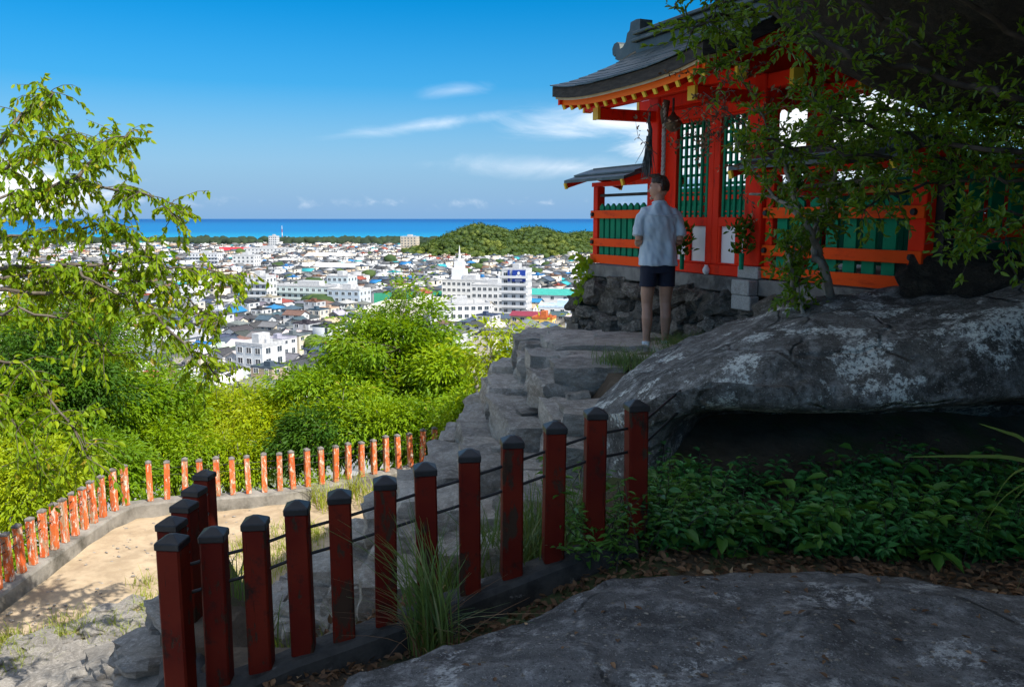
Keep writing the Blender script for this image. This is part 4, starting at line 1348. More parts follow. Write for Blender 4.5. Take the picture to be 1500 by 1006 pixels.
for i in range(NXR):
    x = .66 + (7.2 - .66) * (i / (NXR - 1)) ** 1.25
    zc = zc_of(x)
    q = min(1, (x - .66) / .75); e = math.sqrt(max(0, 1 - (1 - q) ** 2))
    e = .12 + .88 * e
    lipdz = .03 * math.sin(x * 2.3) + .06 * max(0, x - 3.0)
    pr = []
    uc = max(0.0, min(1.0, (x - .85) / .75)); uc = uc * uc * (3 - 2 * uc)
    for r_ in PROF:
        y, z = r_[0], (r_[1] if r_[1] is not None else zc + r_[2])
        if r_[1] is not None and y < 7.4: y = 5.50 + (y - 5.50) * uc if y > 5.5 else y
        if r_[1] is not None and z > -1.4: z += lipdz
        pr.append((6.5 + (y - 6.5) * e + .12 * (x - 2.5) * 0, min(z, zc)))
    for p in catmull(pr, NTR):
        n_ = rock_noise((x, p[0], p[1]))
        ny_, nz_ = p[0] - 6.6, (p[1] + 1.5) * 1.6
        ln = math.hypot(ny_, nz_) + 1e-6
        V.append((x + n_ * .5 * (1 - q), p[0] + n_ * ny_ / ln, p[1] + n_ * nz_ / ln))
ii = np.arange(NXR * NTR).reshape(NXR, NTR)
Fq = np.stack([ii[:-1, :-1], ii[:-1, 1:], ii[1:, 1:], ii[1:, :-1]], -1).reshape(-1, 4)
V = np.array(V)
endc = V[:NTR].mean(0)
V = np.concatenate([V, endc[None]])
cap = np.array([(len(V) - 1, k + 1, k, k) for k in range(NTR - 1)])
FT = np.concatenate([Fq[:, [0, 1, 2]], Fq[:, [0, 2, 3]], cap[:, :3]])
br = np_mesh('lichened_rock', V, FT[:, ::-1], MT['rock'], smooth=True)
tag(br, 'huge grey rock spotted with pale lichen, hollow and dark beneath', 'rock')

# ------------------------------------------------------------------ foreground slab
EDGE = [at_z(520, 1030, -2.0), at_z(600, 1000, -1.97), at_z(760, 918, -1.90), at_z(900, 842, -1.84), at_z(1010, 822, -1.80), at_z(1120, 812, -1.78), at_z(1250, 812, -1.76), at_z(1380, 826, -1.76), at_z(1500, 850, -1.76)]
SLAB = [(p.x, p.y) for p in EDGE] + [(4.5, 3.6), (6.5, 2.0), (6.5, -4.0), (-.9, -4.0), (-1.0, 1.5)]
sx_ = np.linspace(-1.5, 6.8, 250); sy_ = np.linspace(-4.4, 5.0, 280)
SX, SY = np.meshgrid(sx_, sy_)
sd = sd_poly(SX, SY, SLAB)
SZ = -1.715 - .020 * (SX - 1.8) ** 2 - .030 * np.clip(SY - 2.4, 0, 9) ** 2 - .16 * np.clip(.45 + sd, 0, 1) ** 2 - 2.0 * np.clip(sd, 0, 3)
SZ = SZ + .10 * np.clip(SX - 3.2, 0, 5)
nz = np.array([rock_noise((a, b, 3.3), .075, .045, .018) for a, b in zip(SX.ravel(), SY.ravel())]).reshape(SX.shape)
SZ = SZ + nz * .8
crk = np.abs(SX - (.15 + .55 * (SY - 2.2) + .06 * np.sin(SY * 9) + .04 * np.sin(SY * 23)) * -1 - 1.05)
SZ = SZ - .022 * np.exp(-(crk / .018) ** 2) * sstep(3.6, 3.0, SY)
crk2 = np.abs(SY - (3.15 + .16 * (SX - 1.5) + .05 * np.sin(SX * 7)))
SZ = SZ - .014 * np.exp(-(crk2 / .015) ** 2) * sstep(.7, 1.0, SX) * sstep(2.0, 1.6, SX)
si = np.arange(SX.size).reshape(SX.shape)
Fs = np.stack([si[:-1, :-1], si[:-1, 1:], si[1:, 1:], si[1:, :-1]], -1).reshape(-1, 4)
Vs = np.stack([SX, SY, SZ], -1).reshape(-1, 3)
keep = sd.ravel()[Fs].min(1) < .5
sl = np_mesh('rock_slab', Vs, Fs[keep], MT['slab'], smooth=True)
tag(sl, kind='structure')

# ------------------------------------------------------------------ the giant boulder leaning over the shrine
bm = bmesh.new(); bmesh.ops.create_icosphere(bm, subdivisions=6, radius=1)
V = np.array([v.co[:] for v in bm.verts]); Fq = np.array([[q.index for q in f.verts] for f in bm.faces]); bm.free()
sgn = np.sign(V); V = sgn * np.abs(V) ** .86
ca, sa, cb_, sb_ = math.cos(-.28), math.sin(-.28), math.cos(.56), math.sin(.56)
RM = np.array([[cb_, -sb_, 0], [sb_, cb_, 0], [0, 0, 1]]) @ np.array([[ca, 0, sa], [0, 1, 0], [-sa, 0, ca]])
V = (V * [5.45, 6.15, 2.77]) @ RM.T
BC = np.array([7.22, 5.1, 3.70])
V = V + BC
nn = nrm(V - BC)
dd = np.array([mnoise.noise(Vector(p) * .35) * .24 + mnoise.noise(Vector(p) * .9) * .20 + mnoise.noise(Vector(p) * 2.3) * .08 + mnoise.noise(Vector(p) * 6) * .025 for p in V])
V = V + nn * dd[:, None]
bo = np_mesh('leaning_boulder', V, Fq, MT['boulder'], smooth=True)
tag(bo, 'giant brown boulder leaning over the shrine at the upper right', 'boulder')
# the rock it rests on, outside the frame to the right
V2, F2 = crown_mesh(3, 5)
V2 = V2 * [3.2, 4.6, 3.0] + [8.6, 4.2, -.4]
tag(np_mesh('supporting_rock', V2, F2, MT['boulder'], smooth=True), 'brown rock at the far right that carries the leaning boulder', 'rock')
# small dark rock beside the end of the red fence at the right
V3, F3 = crown_mesh(5, 4)
V3 = V3 * [.75, .55, .42] + [3.75, 6.75, -.62]
tag(np_mesh('small_rock', V3, F3, MT['boulder'], smooth=True), 'dark rounded rock at the right end of the vermilion fence', 'rock')
V3, F3 = crown_mesh(2, 3)
V3 = V3 * [.15, .13, .17] + [.98, 5.15, -1.83]
tag(np_mesh('small_rock', V3, F3, MT['rock'], smooth=True), 'small mossy stone beside the last dark fence post', 'rock')

# loose stones on the bank just behind the near fence
bank = empty('bank_stones', (-.6, 7.0, th(-.6, 7.0)), 'grey stones lying on the bank just behind the near posts', 'stones')
for k in range(150):
    u, v = random.uniform(400, 720), random.uniform(790, 925)
    q = ground_hit(u, v)
    if q is None or q.y < 5.0 or q.z < ZP + .15: continue
    s_ = random.uniform(.16, .52)
    link('stone', random.choice(STEP), bank, q - bank.location + Vector((0, 0, .02)), (random.uniform(-.2, .2), random.uniform(-.2, .2), random.uniform(0, 6.28)), (s_, s_ * random.uniform(.6, .9), s_ * random.uniform(.35, .6)))

# ------------------------------------------------------------------ shrine: local frame x = along the front, y = inward, z = world height
SA = Vector((1.10, 11.2, 0)); SPH = math.atan2(-.908, .418)
SD = Vector((.418, -.908, 0)); SN = Vector((-.908, -.418, 0))
ZB = -.58


def on_front(u, v, off=0.0):
    """front-plane coordinates (s, height) of a picture point, the plane moved outward by off"""
    r = Vector(ray(u, v)); k = (off + SA.dot(SN)) / r.dot(SN); p = r * k
    return (p - SA).dot(SD), p.z


def s_root(name, label, cat, s=0.0, y=0.0, z=ZB, group=None):
    p = SA + SD * s - SN * y + Vector((0, 0, z))
    e = empty(name, p, label, cat, group, SPH)
    return e, (s, y, z)


gate, go = s_root('shrine_gate', 'vermilion shrine gate with curved dark roof and green lattice doors', 'gate', 2.27)
for s0, s1 in ((1.30, 1.50), (3.0, 3.24)):
    mb = MB(); mb.span((s0, -.10, ZB + .12), (s1, .10, 1.34)); mb.build('post', MT['red'], gate, go, bevel=.012)
    mb = MB(); mb.span((s0 - .03, -.13, ZB), (s1 + .03, .13, ZB + .118)); mb.build('plinth', MT['granite'], gate, go, bevel=.01)
    mb = MB(); mb.span((s0 + .02, .62, ZB), (s1 - .02, .80, 1.30)); mb.build('post', MT['red'], gate, go, bevel=.012)
mb = MB(); mb.span((1.503, .0, ZB + .10), (1.727, .08, 1.04)); mb.build('jamb', MT['red'], gate, go, bevel=.006)
mb = MB(); mb.span((1.503, -.07, ZB), (2.997, .07, -.475)); mb.build('sill', MT['red'], gate, go, bevel=.008)
mb = MB(); mb.span((1.503, -.06, 1.042), (2.997, .08, 1.17)); mb.build('lintel', MT['red'], gate, go, bevel=.008)
mb = MB(); mb.span((1.05, -.075, 1.20), (3.55, .075, 1.335))
mb.build('tie_beam', MT['red'], gate, go, bevel=.008)
for s in (1.02, 3.53):
    mb = MB(); mb.span((s, -.08, 1.195), (s + .05, .08, 1.34)); mb.build('beam_end', MT['yellow'], gate, go)
# wall board above the lintel
mb = MB(); mb.span((1.503, .0, 1.17), (2.997, .03, 1.20)); mb.build('transom', MT['red'], gate, go)
# two door leaves
for (a, b, bars, pans) in ((1.73, 2.42, 6, ((1.79, 1.96), (2.05, 2.31))), (2.423, 2.997, 5, ((2.55, 2.79), (2.87, 2.95)))):
    la, lb = (a + .03, b - .085) if a < 2 else (a + .095, b - .035)
    mb = MB()
    mb.span((a, -.03, -.473), (la, .05, 1.04)); mb.span((lb, -.03, -.473), (b, .05, 1.04))
    mb.span((la, -.028, -.08), (lb, .048, .012)); mb.span((la, -.028, -.473), (lb, .048, -.455)); mb.span((la, -.028, 1.018), (lb, .048, 1.04))
    ps = sorted(pans)
    cuts = [la] + [q for p in ps for q in p] + [lb]
    for q0, q1 in zip(cuts[::2], cuts[1::2]):
        if q1 - q0 > .01: mb.span((q0, -.026, -.455), (q1, .046, -.08))
    dr = mb.build('door', MT['red'], gate, go, bevel=.004)
    mb = MB()
    for p in ps:
        pm = MB(); pm.span((p[0] + .001, .0, -.454), (p[1] - .001, .03, -.081)); pm.build('panel', MT['white'], dr, go)
    for k in range(bars):
        x = la + (k + .5) * (lb - la) / bars + 0
        mb.span((x - .016, -.012, .013), (x + .016, .012, 1.017))
    for k in range(10):
        z = .05 + k * .102
        mb.span((la + .001, .013, z - .014), (lb - .001, .035, z + .014))
    mb.build('lattice', MT['green'], dr, go)
# roof
PRF = [(0.0, 1.93), (.22, 1.79), (.45, 1.66), (.70, 1.535), (.95, 1.43), (1.15, 1.365)]
S0, S1 = .98, 3.64


def lift(s, f):
    q = abs((s - (S0 + S1) / 2) / ((S1 - S0) / 2))
    return .085 * q ** 3 * f


def roof_sheet(dz0, dz1, y_in, y_out, e0, e1, name, mat, courses=0, n=22):
    mb = MB()
    for sg in (-1, 1):
        zi = lambda y: float(np.interp(y, [q[0] for q in PRF], [q[1] for q in PRF]))
        ys = sorted({y_in, y_out} | {q[0] for q in PRF if y_in < q[0] < y_out})
        prof = [(y, zi(y)) for y in ys]
        rings = []
        for i in range(n + 1):
            s = S0 - e0 + (S1 + e1 - S0 + e0) * i / n
            top = [Vector((s, sg * y, z + dz1 + lift(s, y / 1.15))) for y, z in prof]
            bot = [Vector((s, sg * y, z + dz0 + lift(s, y / 1.15))) for y, z in reversed(prof)]
            r_ = top + bot
            rings.append(r_ if sg > 0 else r_[::-1])
        mb.loft(rings)
    return mb.build(name, mat, gate, go)


rf = roof_sheet(-.11, .0, 0, 1.15, .03, .03, 'roof', MT['bark_roof'])
# thin sheets on the roof: each course a shallow step
mb = MB()
for sg in (-1, 1):
    for c_ in range(9):
        y0, y1 = .06 + c_ * .122, .06 + (c_ + 1) * .122 + .02
        zf = lambda y: float(np.interp(y, [q[0] for q in PRF], [q[1] for q in PRF])) if y <= 1.15 else 1.365 - (y - 1.15) * .3
        for i in range(14):
            sa = S0 - .04 + (S1 - S0 + .08) * i / 14 + (.04 if c_ % 2 else 0) * (0 < i); sb = S0 - .04 + (S1 - S0 + .08) * (i + 1) / 14 + (.04 if c_ % 2 else 0) * (i < 13) - .004
            jz = random.uniform(0, .004)
            e = []
            for s, y in ((sa, y0), (sb, y0), (sb, y1), (sa, y1)):
                e.append((s, sg * y, zf(y) + lift(s, y / 1.15) + .006 + (.012 if y == y1 else 0.004) + jz))
            bt = [(x, y, z - .010) for x, y, z in e]
            fs = [(4, 5, 6, 7), (3, 2, 1, 0), (0, 1, 5, 4), (1, 2, 6, 5), (2, 3, 7, 6), (3, 0, 4, 7)]
            mb.add(bt + e, fs if sg > 0 else [f[::-1] for f in fs])
rs = mb.build('roof_sheet', MT['copper'], rf, go)
rs['kind'] = 'stuff'
roof_sheet(-.140, -.112, .95, 1.125, 0, 0, 'eave_board', MT['gold_edge'])
roof_sheet(-.205, -.142, 1.04, 1.085, -.02, -.02, 'fascia', MT['orange'])
roof_sheet(-.150, -.120, 0, 1.03, -.02, -.02, 'soffit', MT['red'])
for k in range(15):
    s = S0 + .08 + k * (S1 - S0 - .16) / 14
    for sg in (-1, 1):
        mb = MB()
        a, b = Vector((s, sg * .12, 1.66)), Vector((s, sg * 1.05, 1.17 + lift(s, .9)))
        mb.beam(a, b, .042, .055)
        mb.mi = 1
        d = (b - a).normalized(); mb.beam(b + d * .001, b + d * .02, .046, .060)
        mb.build('rafter', [MT['red'], MT['yellow']], gate, go)
for sg in (-1, 1):
    mb = MB(); mb.span((S0 + .02, sg * .72 - .045, 1.19), (S1 - .02, sg * .72 + .045, 1.285)); mb.build('purlin', MT['red'], gate, go, bevel=.006)
    for s in (S0 - .012, S1 - .022):
        mb = MB(); mb.span((s, sg * .72 - .05, 1.185), (s + .034, sg * .72 + .05, 1.29)); mb.build('beam_end', MT['yellow'], gate, go)
for s in (1.40, 3.12):
    mb = MB(); mb.span((s - .05, -.82, 1.07), (s + .05, .95, 1.188)); mb.build('bracket_arm', MT['red'], gate, go, bevel=.006)
    for y in (-.855, .952):
        mb = MB(); mb.span((s - .055, y, 1.065), (s + .055, y + .032, 1.192)); mb.build('beam_end', MT['yellow'], gate, go)
# gable triangles and barge boards
for s in (1.36, 3.18):
    mb = MB()
    mb.add([(s - .02, -.68, 1.34), (s + .02, -.68, 1.34), (s + .02, .68, 1.34), (s - .02, .68, 1.34), (s - .02, 0, 1.74), (s + .02, 0, 1.74)], [(0, 3, 2, 1), (0, 1, 5, 4), (2, 3, 4, 5), (1, 2, 5), (3, 0, 4)])
    mb.build('gable_wall', MT['red'], gate, go)
for s in (S0 + .05, S1 - .10):
    for sg in (-1, 1):
        mb = MB(); rings = []
        for y, z in PRF[:-1] + [(1.12, 1.37)]:
            zz = z + lift(s, y / 1.15)
            r_ = [Vector((s, sg * y, zz - .12)), Vector((s + .04, sg * y, zz - .12)), Vector((s + .04, sg * y, zz - .20)), Vector((s, sg * y, zz - .20))]
            rings.append(r_ if sg < 0 else r_[::-1])
        mb.loft(rings); mb.build('barge_board', MT['red'], gate, go)
# ridge
for nm, y, z0, z1, e in (('ridge', .11, 1.86, 2.0, .02), ('ridge_cap', .16, 2.002, 2.04, .05), ('ridge', .085, 2.042, 2.09, .03), ('ridge_cap', .13, 2.092, 2.13, .07)):
    mb = MB(); mb.span((S0 - e + .06, -y, z0), (S1 + e, y, z1)); mb.build(nm, MT['copper'], gate, go, bevel=.008)
ORN = [(1.06, 1.93), (1.06, 2.26), (.98, 2.27), (.86, 2.26), (.84, 2.17), (.79, 2.15), (.76, 2.06), (.70, 2.01), (.64, 2.00), (.62, 2.06), (.57, 2.09), (.50, 2.08), (.46, 2.03), (.47, 1.96), (.51, 1.93), (.55, 1.96), (.53, 1.90), (.60, 1.87), (.70, 1.87), (.84, 1.90)]
for side in (0, 1):
    mb = MB()
    pts_ = [(q[0] if not side else 4.62 + .06 - q[0], q[1]) for q in ORN]
    if side: pts_ = pts_[::-1]
    mb.loft([[Vector((a, -.085, b)) for a, b in pts_], [Vector((a, .085, b)) for a, b in pts_]])
    mb.build('ridge_ornament', MT['copper'], gate, go)

# low fences at both sides, each under its own little roof
BOLT = MB(); BOLT.tube([(0, -.03, 0), (0, .0, 0), (0, .012, 0)], [.030, .036, .030], 10)
BOLT_ME = BOLT.mesh('bolt', MT['iron'])


def picket_fence(label, s0, s1, posts, pw, pitch, rail_end, roofed=True, name='picket_fence'):
    e, o = s_root(name, label, 'fence', (s0 + s1) / 2)
    for a, b in posts:
        mb = MB(); mb.span((a, -.055, ZB + .01), (b, .055, .40)); mb.build('post', MT['red'], e, o, bevel=.006)
    for z0, z1 in ((0.0, .10), (-.35, -.25), (-.565, -.455)):
        mb = MB(); mb.span((s0 - rail_end[0], -.088, z0), (s1 + rail_end[1], -.057, z1)); mb.build('rail', MT['vermilion'], e, o, bevel=.005)
    mb = MB(); mb.span((s0, -.02, .27), (s1, .03, .305)); mb.build('top_bar', MT['darkconcrete'], e, o)
    n = int((s1 - s0 - .16) / pitch)
    pm = MB(); pm.loft([[Vector((x, y, z)) for x, z in ((-pw / 2, -.5), (pw / 2, -.5), (pw / 2, .15), (0, .185), (-pw / 2, .15))] for y in (.013, -.013)])
    pme = pm.mesh('picket', MT['green'])
    for k in range(n):
        link('picket', pme, e, (s0 + .15 + (k + .35) * pitch - o[0], -.03, -o[2]))
    for a, b in posts:
        for z in (.05, -.30):
            link('bolt', BOLT_ME, e, ((a + b) / 2 - o[0], -.091, z - o[2]), scale=(.8, .8, .8))
    if roofed:
        r0, r1 = s0 - .12, s1 + .03
        for sg in (-1, 1):
            q = [(r0, sg * .42, .445), (r1, sg * .42, .445), (r1, sg * .02, .565), (r0, sg * .02, .565)]
            top = [(x, y, z + .035) for x, y, z in q]
            fs = [(4, 5, 6, 7), (3, 2, 1, 0), (0, 1, 5, 4), (1, 2, 6, 5), (2, 3, 7, 6), (3, 0, 4, 7)]
            mb = MB(); mb.add(q + top, fs if sg < 0 else [f[::-1] for f in fs])
            mb.build('roof_slope', MT['copper'], e, o)
            mb = MB()
            q2 = [(x, y + (-sg) * .14 * (i < 2), z + .042 + .04 * (i < 2)) for i, (x, y, z) in enumerate(q)]
            mb.add(q2 + [(x, y, z + .02) for x, y, z in q2], fs if sg < 0 else [f[::-1] for f in fs]); mb.build('roof_slope', MT['copper'], e, o)
            for s in (r0 + .015, r1 - .055):
                mb = MB(); mb.beam((s + .02, sg * .02, .53), (s + .02, sg * .40, .412), .04, .06); mb.build('barge_board', MT['red'], e, o)
                mb = MB(); mb.beam((s + .02, sg * .402, .411), (s + .02, sg * .425, .404), .046, .075); mb.build('beam_end', MT['yellow'], e, o)
        mb = MB(); mb.span((r0 + .1, -.06, .575), (r1, .06, .635)); mb.build('ridge', MT['copper'], e, o, bevel=.008)
        mb = MB(); mb.span((r0 + .06, -.045, .402), (r1 - .05, .045, .455)); mb.build('beam', MT['red'], e, o)
    return e, o


picket_fence('low vermilion fence with green pickets and small roof left of the gate', .0, 1.28, ((.0, .11),), .095, .134, (.012, 0))
picket_fence('low vermilion fence with wide green pickets right of the gate, behind the small tree', 3.26, 5.04, ((3.262, 3.36), (4.90, 5.05)), .13, .205, (0, .02))
# fence turning back at the right end, with tall boards
e, o = s_root('board_fence', 'tall dark green boards of the fence turning back at the right end', 'fence', 5.06)
pm = MB(); pm.span((-.014, -.075, -.42), (.014, .075, .36)); pme = pm.mesh('board', MT['green'])
for k in range(13):
    link('board', pme, e, (.02, .22 + k * .235, -o[2]))
for z0, z1 in ((-.56, -.43), (.37, .46)):
    mb = MB(); mb.span((5.06 - .02, .06, z0), (5.06 + .06, 3.3, z1)); mb.build('rail', MT['vermilion'], e, o)
mb = MB(); mb.span((5.06 + .03, .06, -.15), (5.06 + .055, 3.3, -.08)); mb.build('rail', MT['vermilion'], e, o)
mb = MB(); mb.span((4.99, .058, ZB), (5.13, .17, .46)); mb.build('post', MT['iron'], e, o)  # shaded side of the corner post, its darkness built as a black post
# rear fence seen through the lower lattice
e, o = s_root('rear_fence', 'dark green board fence with red rails seen through the lattice doors', 'fence', 2.3, 1.7)
pm = MB(); pm.span((-.063, -.012, -.5), (.063, .012, .42)); pme = pm.mesh('board', MT['green'])
for k in range(38): link('board', pme, e, (-3.3 + k * .134, 0, -o[2]))
for z0, z1 in ((.25, .36), (.02, .10), (-.45, -.38)):
    mb = MB(); mb.span((-1.1, 1.66, z0), (4.1, 1.685, z1)); mb.build('rail', MT['red'], e, o)
mb = MB(); mb.span((2.2, 1.63, .27), (4.1, 1.657, .31)); mb.build('stripe', MT['yellow'], e, o)
# hall behind the right fence
e, o = s_root('shrine_hall', 'vermilion shrine hall with a yellow stripe behind the right fence', 'shrine', 4.4, 2.6)
for k in range(7):
    mb = MB(); mb.span((2.75, 2.6, ZB + .02 + k * .155), (6.0, 2.66, ZB + .168 + k * .155)); mb.build('plank', MT['red'], e, o)
mb = MB(); mb.span((2.74, 2.565, .19), (6.0, 2.598, .25)); mb.build('stripe', MT['yellow'], e, o)
for s in (2.75, 3.75, 4.75, 5.75):
    mb = MB(); mb.span((s, 2.53, ZB), (s + .14, 2.67, .52)); mb.build('post', MT['red'], e, o)
mb = MB(); mb.span((2.6, 2.3, .525), (6.1, 4.2, .60)); mb.build('roof', MT['copper'], e, o)

# platform, coping and the dry stone wall
e, o = s_root('shrine_platform', 'weathered grey foundation the shrine gate stands on', 'foundation', 2.4, .6, ZB - .2)
mb = MB(); mb.span((-.05, -.10, ZB - .16), (5.2, 3.2, ZB - .002)); mb.build('coping', MT['coping'], e, o, bevel=.012)
mb = MB(); mb.span((.06, .06, -2.2), (5.1, 3.1, ZB - .162)); mb.build('core', MT['darkconcrete'], e, o)
wall, wo_ = s_root('stone_wall', 'dark dry stone wall of rough boulders under the shrine', 'wall', 1.8, 0, -1.55)
def wall_stone(s, zt, w_, hh, dep=.36, deeper=0.0):
    batter = .13 * (ZB - zt)
    link('stone', random.choice(WST), wall, (s - wo_[0], .02 - batter + random.uniform(-.05, .04) + deeper - wo_[1], zt - wo_[2]), (random.uniform(-.2, .2), random.uniform(-.4, .4), random.uniform(-.18, .18)), (w_, dep, hh))


placed = []
tries = 0
while tries < 5200 and len(placed) < 190:
    tries += 1
    big_ = max(.0, 1 - tries / 2200)
    w_ = random.uniform(.13, .24) + big_ * random.uniform(.05, .30); hh = w_ * random.uniform(.55, .85)
    s = random.uniform(-.25, 4.6); zt = random.uniform(-1.68, ZB - .20)
    if s < .9: w_ *= 1.25; hh *= 1.25
    if zt + hh * .42 > ZB - .14: continue
    if 2.82 < s < 3.46 and zt > -1.02: continue
    if any(abs(s - q[0]) < (w_ + q[2]) * .44 and abs(zt - q[1]) < (hh + q[3]) * .44 for q in placed): continue
    placed.append((s, zt, w_, hh))
for s, zt, w_, hh in placed: wall_stone(s, zt, w_ * 1.12, hh * 1.16)
for k in range(70): wall_stone(random.uniform(-.2, 4.6), random.uniform(-1.65, ZB - .22), random.uniform(.25, .4), random.uniform(.2, .3), .30, .12)
for k in range(9):   # left end face of the wall
    link('stone', random.choice(WST), wall, (-.12 + random.uniform(-.03, .03) - wo_[0], .25 + (k % 3) * .3, -1.5 + (k // 3) * .3 - wo_[2]), (0, 0, random.uniform(-.2, .2)), (.34, .36, .34))
mb = MB(); mb.span((3.0, -.22, ZB - .30), (3.28, -.105, ZB - .16)); ob = mb.build('corner_block', MT['granite'], wall, wo_, bevel=.01)
mb = MB(); mb.span((3.0, -.225, ZB - .158), (3.26, -.105, ZB - .01)); mb.build('corner_block', MT['granite'], wall, wo_, bevel=.01)

# bell with rope, straw tassel, offerings
s_, z_ = on_front(986, 181, .45)
p = SA + SD * s_ + SN * .45 + Vector((0, 0, z_))
bell = empty('shrine_bell', p + Vector((0, 0, -.09)), 'round bronze bell hanging under the gate eave', 'bell')
prof = [(.0, -.085), (.035, -.08), (.066, -.055), (.082, -.018), (.084, -.012), (.095, -.008), (.095, .008), (.084, .012), (.082, .02), (.066, .055), (.035, .08), (.022, .092), (.02, .11), (0, .112)]
mb = MB(); mb.loft([[Vector((r_ * math.cos(2 * math.pi * k / 20), r_ * math.sin(2 * math.pi * k / 20), z + .09)) for k in range(20)] for r_, z in prof], cap=False); mb.build('bell_body', MT['bronze'], bell, smooth=True)
mb = MB(); mb.tube([(0, 0, .195), (0, 0, 1.21 - z_ + .09)], .012, 6); mb.build('hook', MT['iron'], bell)
s2, zt = on_front(974, 150, .47); _, zb = on_front(974, 264, .47)
p2 = SA + SD * s2 + SN * .47
rope = empty('bell_rope', p2 + Vector((0, 0, zb)), 'pale twisted rope hanging from the shrine bell', 'rope')
for k in range(3):
    mb = MB(); n = 60
    mb.tube([(.011 * math.cos(q * .55 + k * 2.094), .011 * math.sin(q * .55 + k * 2.094), (zt - zb) * q / n) for q in range(n + 1)], .013, 6)
    mb.build('strand', MT['rope'], rope, smooth=True)
mb = MB(); mb.tube([(0, 0, zt - zb - .22), (0, .03, zt - zb - .1), (.02, 0, zt - zb + .02)], [.03, .045, .035], 7); mb.build('knot', MT['trunk'], rope, smooth=True)
s3, z3 = on_front(952, 176, .6)
p3 = SA + SD * s3 + SN * .6
B = np.array([tuple(p3 + Vector((0, 0, z3 - .15)))]).repeat(70, 0) + rng.normal(size=(70, 3)) * .008
tas = empty('straw_tassel', p3 + Vector((0, 0, z3 - .62)), 'dark straw tassel hanging left of the gate post', 'tassel')
mb = MB()
for k in range(80):
    a = Vector((random.gauss(0, .012), random.gauss(0, .012), .46)); d = Vector((random.gauss(-.02, .035), random.gauss(0, .03), -random.uniform(.25, .46)))
    mb.tube([a, a + d * .5 + Vector((0, 0, -.02)), a + d], [.004, .004, .002], 3, cap=False)
mb.build('straw', MT['straw'], tas)
mb = MB(); mb.tube([(.0, 0, .42), (.01, 0, .52), (-.01, 0, .6), (0, .0, .70)], [.028, .02, .016, .012], 7); mb.build('cord', MT['straw'], tas, smooth=True)


def offering(u, v, off, lab):
    s, z = on_front(u, v, off); p = SA + SD * s + SN * off + Vector((0, 0, z))
    e = empty('leaf_offering', p + Vector((0, 0, -.02)), lab, 'plant')
    mb = MB(); mb.tube([(0, 0, 0), (0, 0, .16)], [.022, .026], 9); mb.build('holder', MT['green'], e)
    n = 130
    t = rng.random(n)
    P = np.stack([rng.normal(size=n) * .055, rng.normal(size=n) * .05, .14 + t * .34], -1) + np.array(e.location)
    D = nrm(np.stack([rng.normal(size=n), rng.normal(size=n), .4 + rng.random(n)], -1))
    leaves('leaf_bunch', P, D, rng.normal(size=P.shape), .06 + .03 * rng.random(n), .48, MT['leaf_c'], e, LEAF6, np.array(e.location))


offering(999, 392, .22, 'bunch of dark glossy leaves at the left lattice door beside the man')
offering(1086, 392, .22, 'bunch of dark glossy leaves on the right door by the gate post')
s, z = on_front(1044, 399, .06)
p = SA + SD * 2.43 + SN * .09
mb = MB(); mb.loft([[Vector((r_ * math.cos(2 * math.pi * k / 14), r_ * math.sin(2 * math.pi * k / 14), zz)) for k in range(14)] for r_, zz in ((.02, 0), (.035, .02), (.04, .05), (.028, .075), (.018, .085), (.02, .10))])
ob = mb.build('jar', MT['white'], smooth=True); ob.location = (p.x, p.y, ZB + .0)
tag(ob, 'small white jar standing below the middle of the lattice doors', 'jar')

# ------------------------------------------------------------------ post fences
PW, PH = .114, .82


def post_meshes(body, cap):
    mb = MB(); mb.span((-PW / 2, -PW / 2, 0), (PW / 2, PW / 2, PH - .06)); a = mb.mesh('post', body, bevel=.009)
    mb = MB(); w = PW / 2 + .004
    mb.add([(-w, -w, PH - .064), (w, -w, PH - .064), (w, w, PH - .064), (-w, w, PH - .064), (-w, -w, PH - .03), (w, -w, PH - .03), (w, w, PH - .03), (-w, w, PH - .03),
            (-.012, -.012, PH), (.012, -.012, PH), (.012, .012, PH), (-.012, .012, PH)],
           [(3, 2, 1, 0), (0, 1, 5, 4), (1, 2, 6, 5), (2, 3, 7, 6), (3, 0, 4, 7), (4, 5, 9, 8), (5, 6, 10, 9), (6, 7, 11, 10), (7, 4, 8, 11), (8, 9, 10, 11)])
    b = mb.mesh('cap', cap, bevel=.004)
    return a, b


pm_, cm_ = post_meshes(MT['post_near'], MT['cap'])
row = [(311, 770), (374, 754), (437, 731), (498, 715), (561, 696), (624, 676), (687, 657), (749, 637), (811, 616), (872, 596), (935, 585)]
near_pts = []
for k, (u, v) in enumerate(row):
    Y = 3.96 + .085 * k
    near_pts.append(at_y(u, v, Y) - Vector((0, 0, PH)))
ret = [at_y(u, v, Y) - Vector((0, 0, PH)) for u, v, Y in ((252, 781, 3.82), (254, 755, 4.25), (269, 731, 4.72), (284, 709, 5.22), (299, 688, 5.75))]
nf = empty('post_fence', near_pts[5], 'near fence of dark red black-capped posts crossing the foreground', 'fence')
for k, p in enumerate(near_pts + ret):
    ra = math.atan2(.085, .21) * .35 if k < 11 else -.12
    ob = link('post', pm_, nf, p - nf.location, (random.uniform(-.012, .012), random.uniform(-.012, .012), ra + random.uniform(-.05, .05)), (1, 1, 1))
    link('cap', cm_, ob)
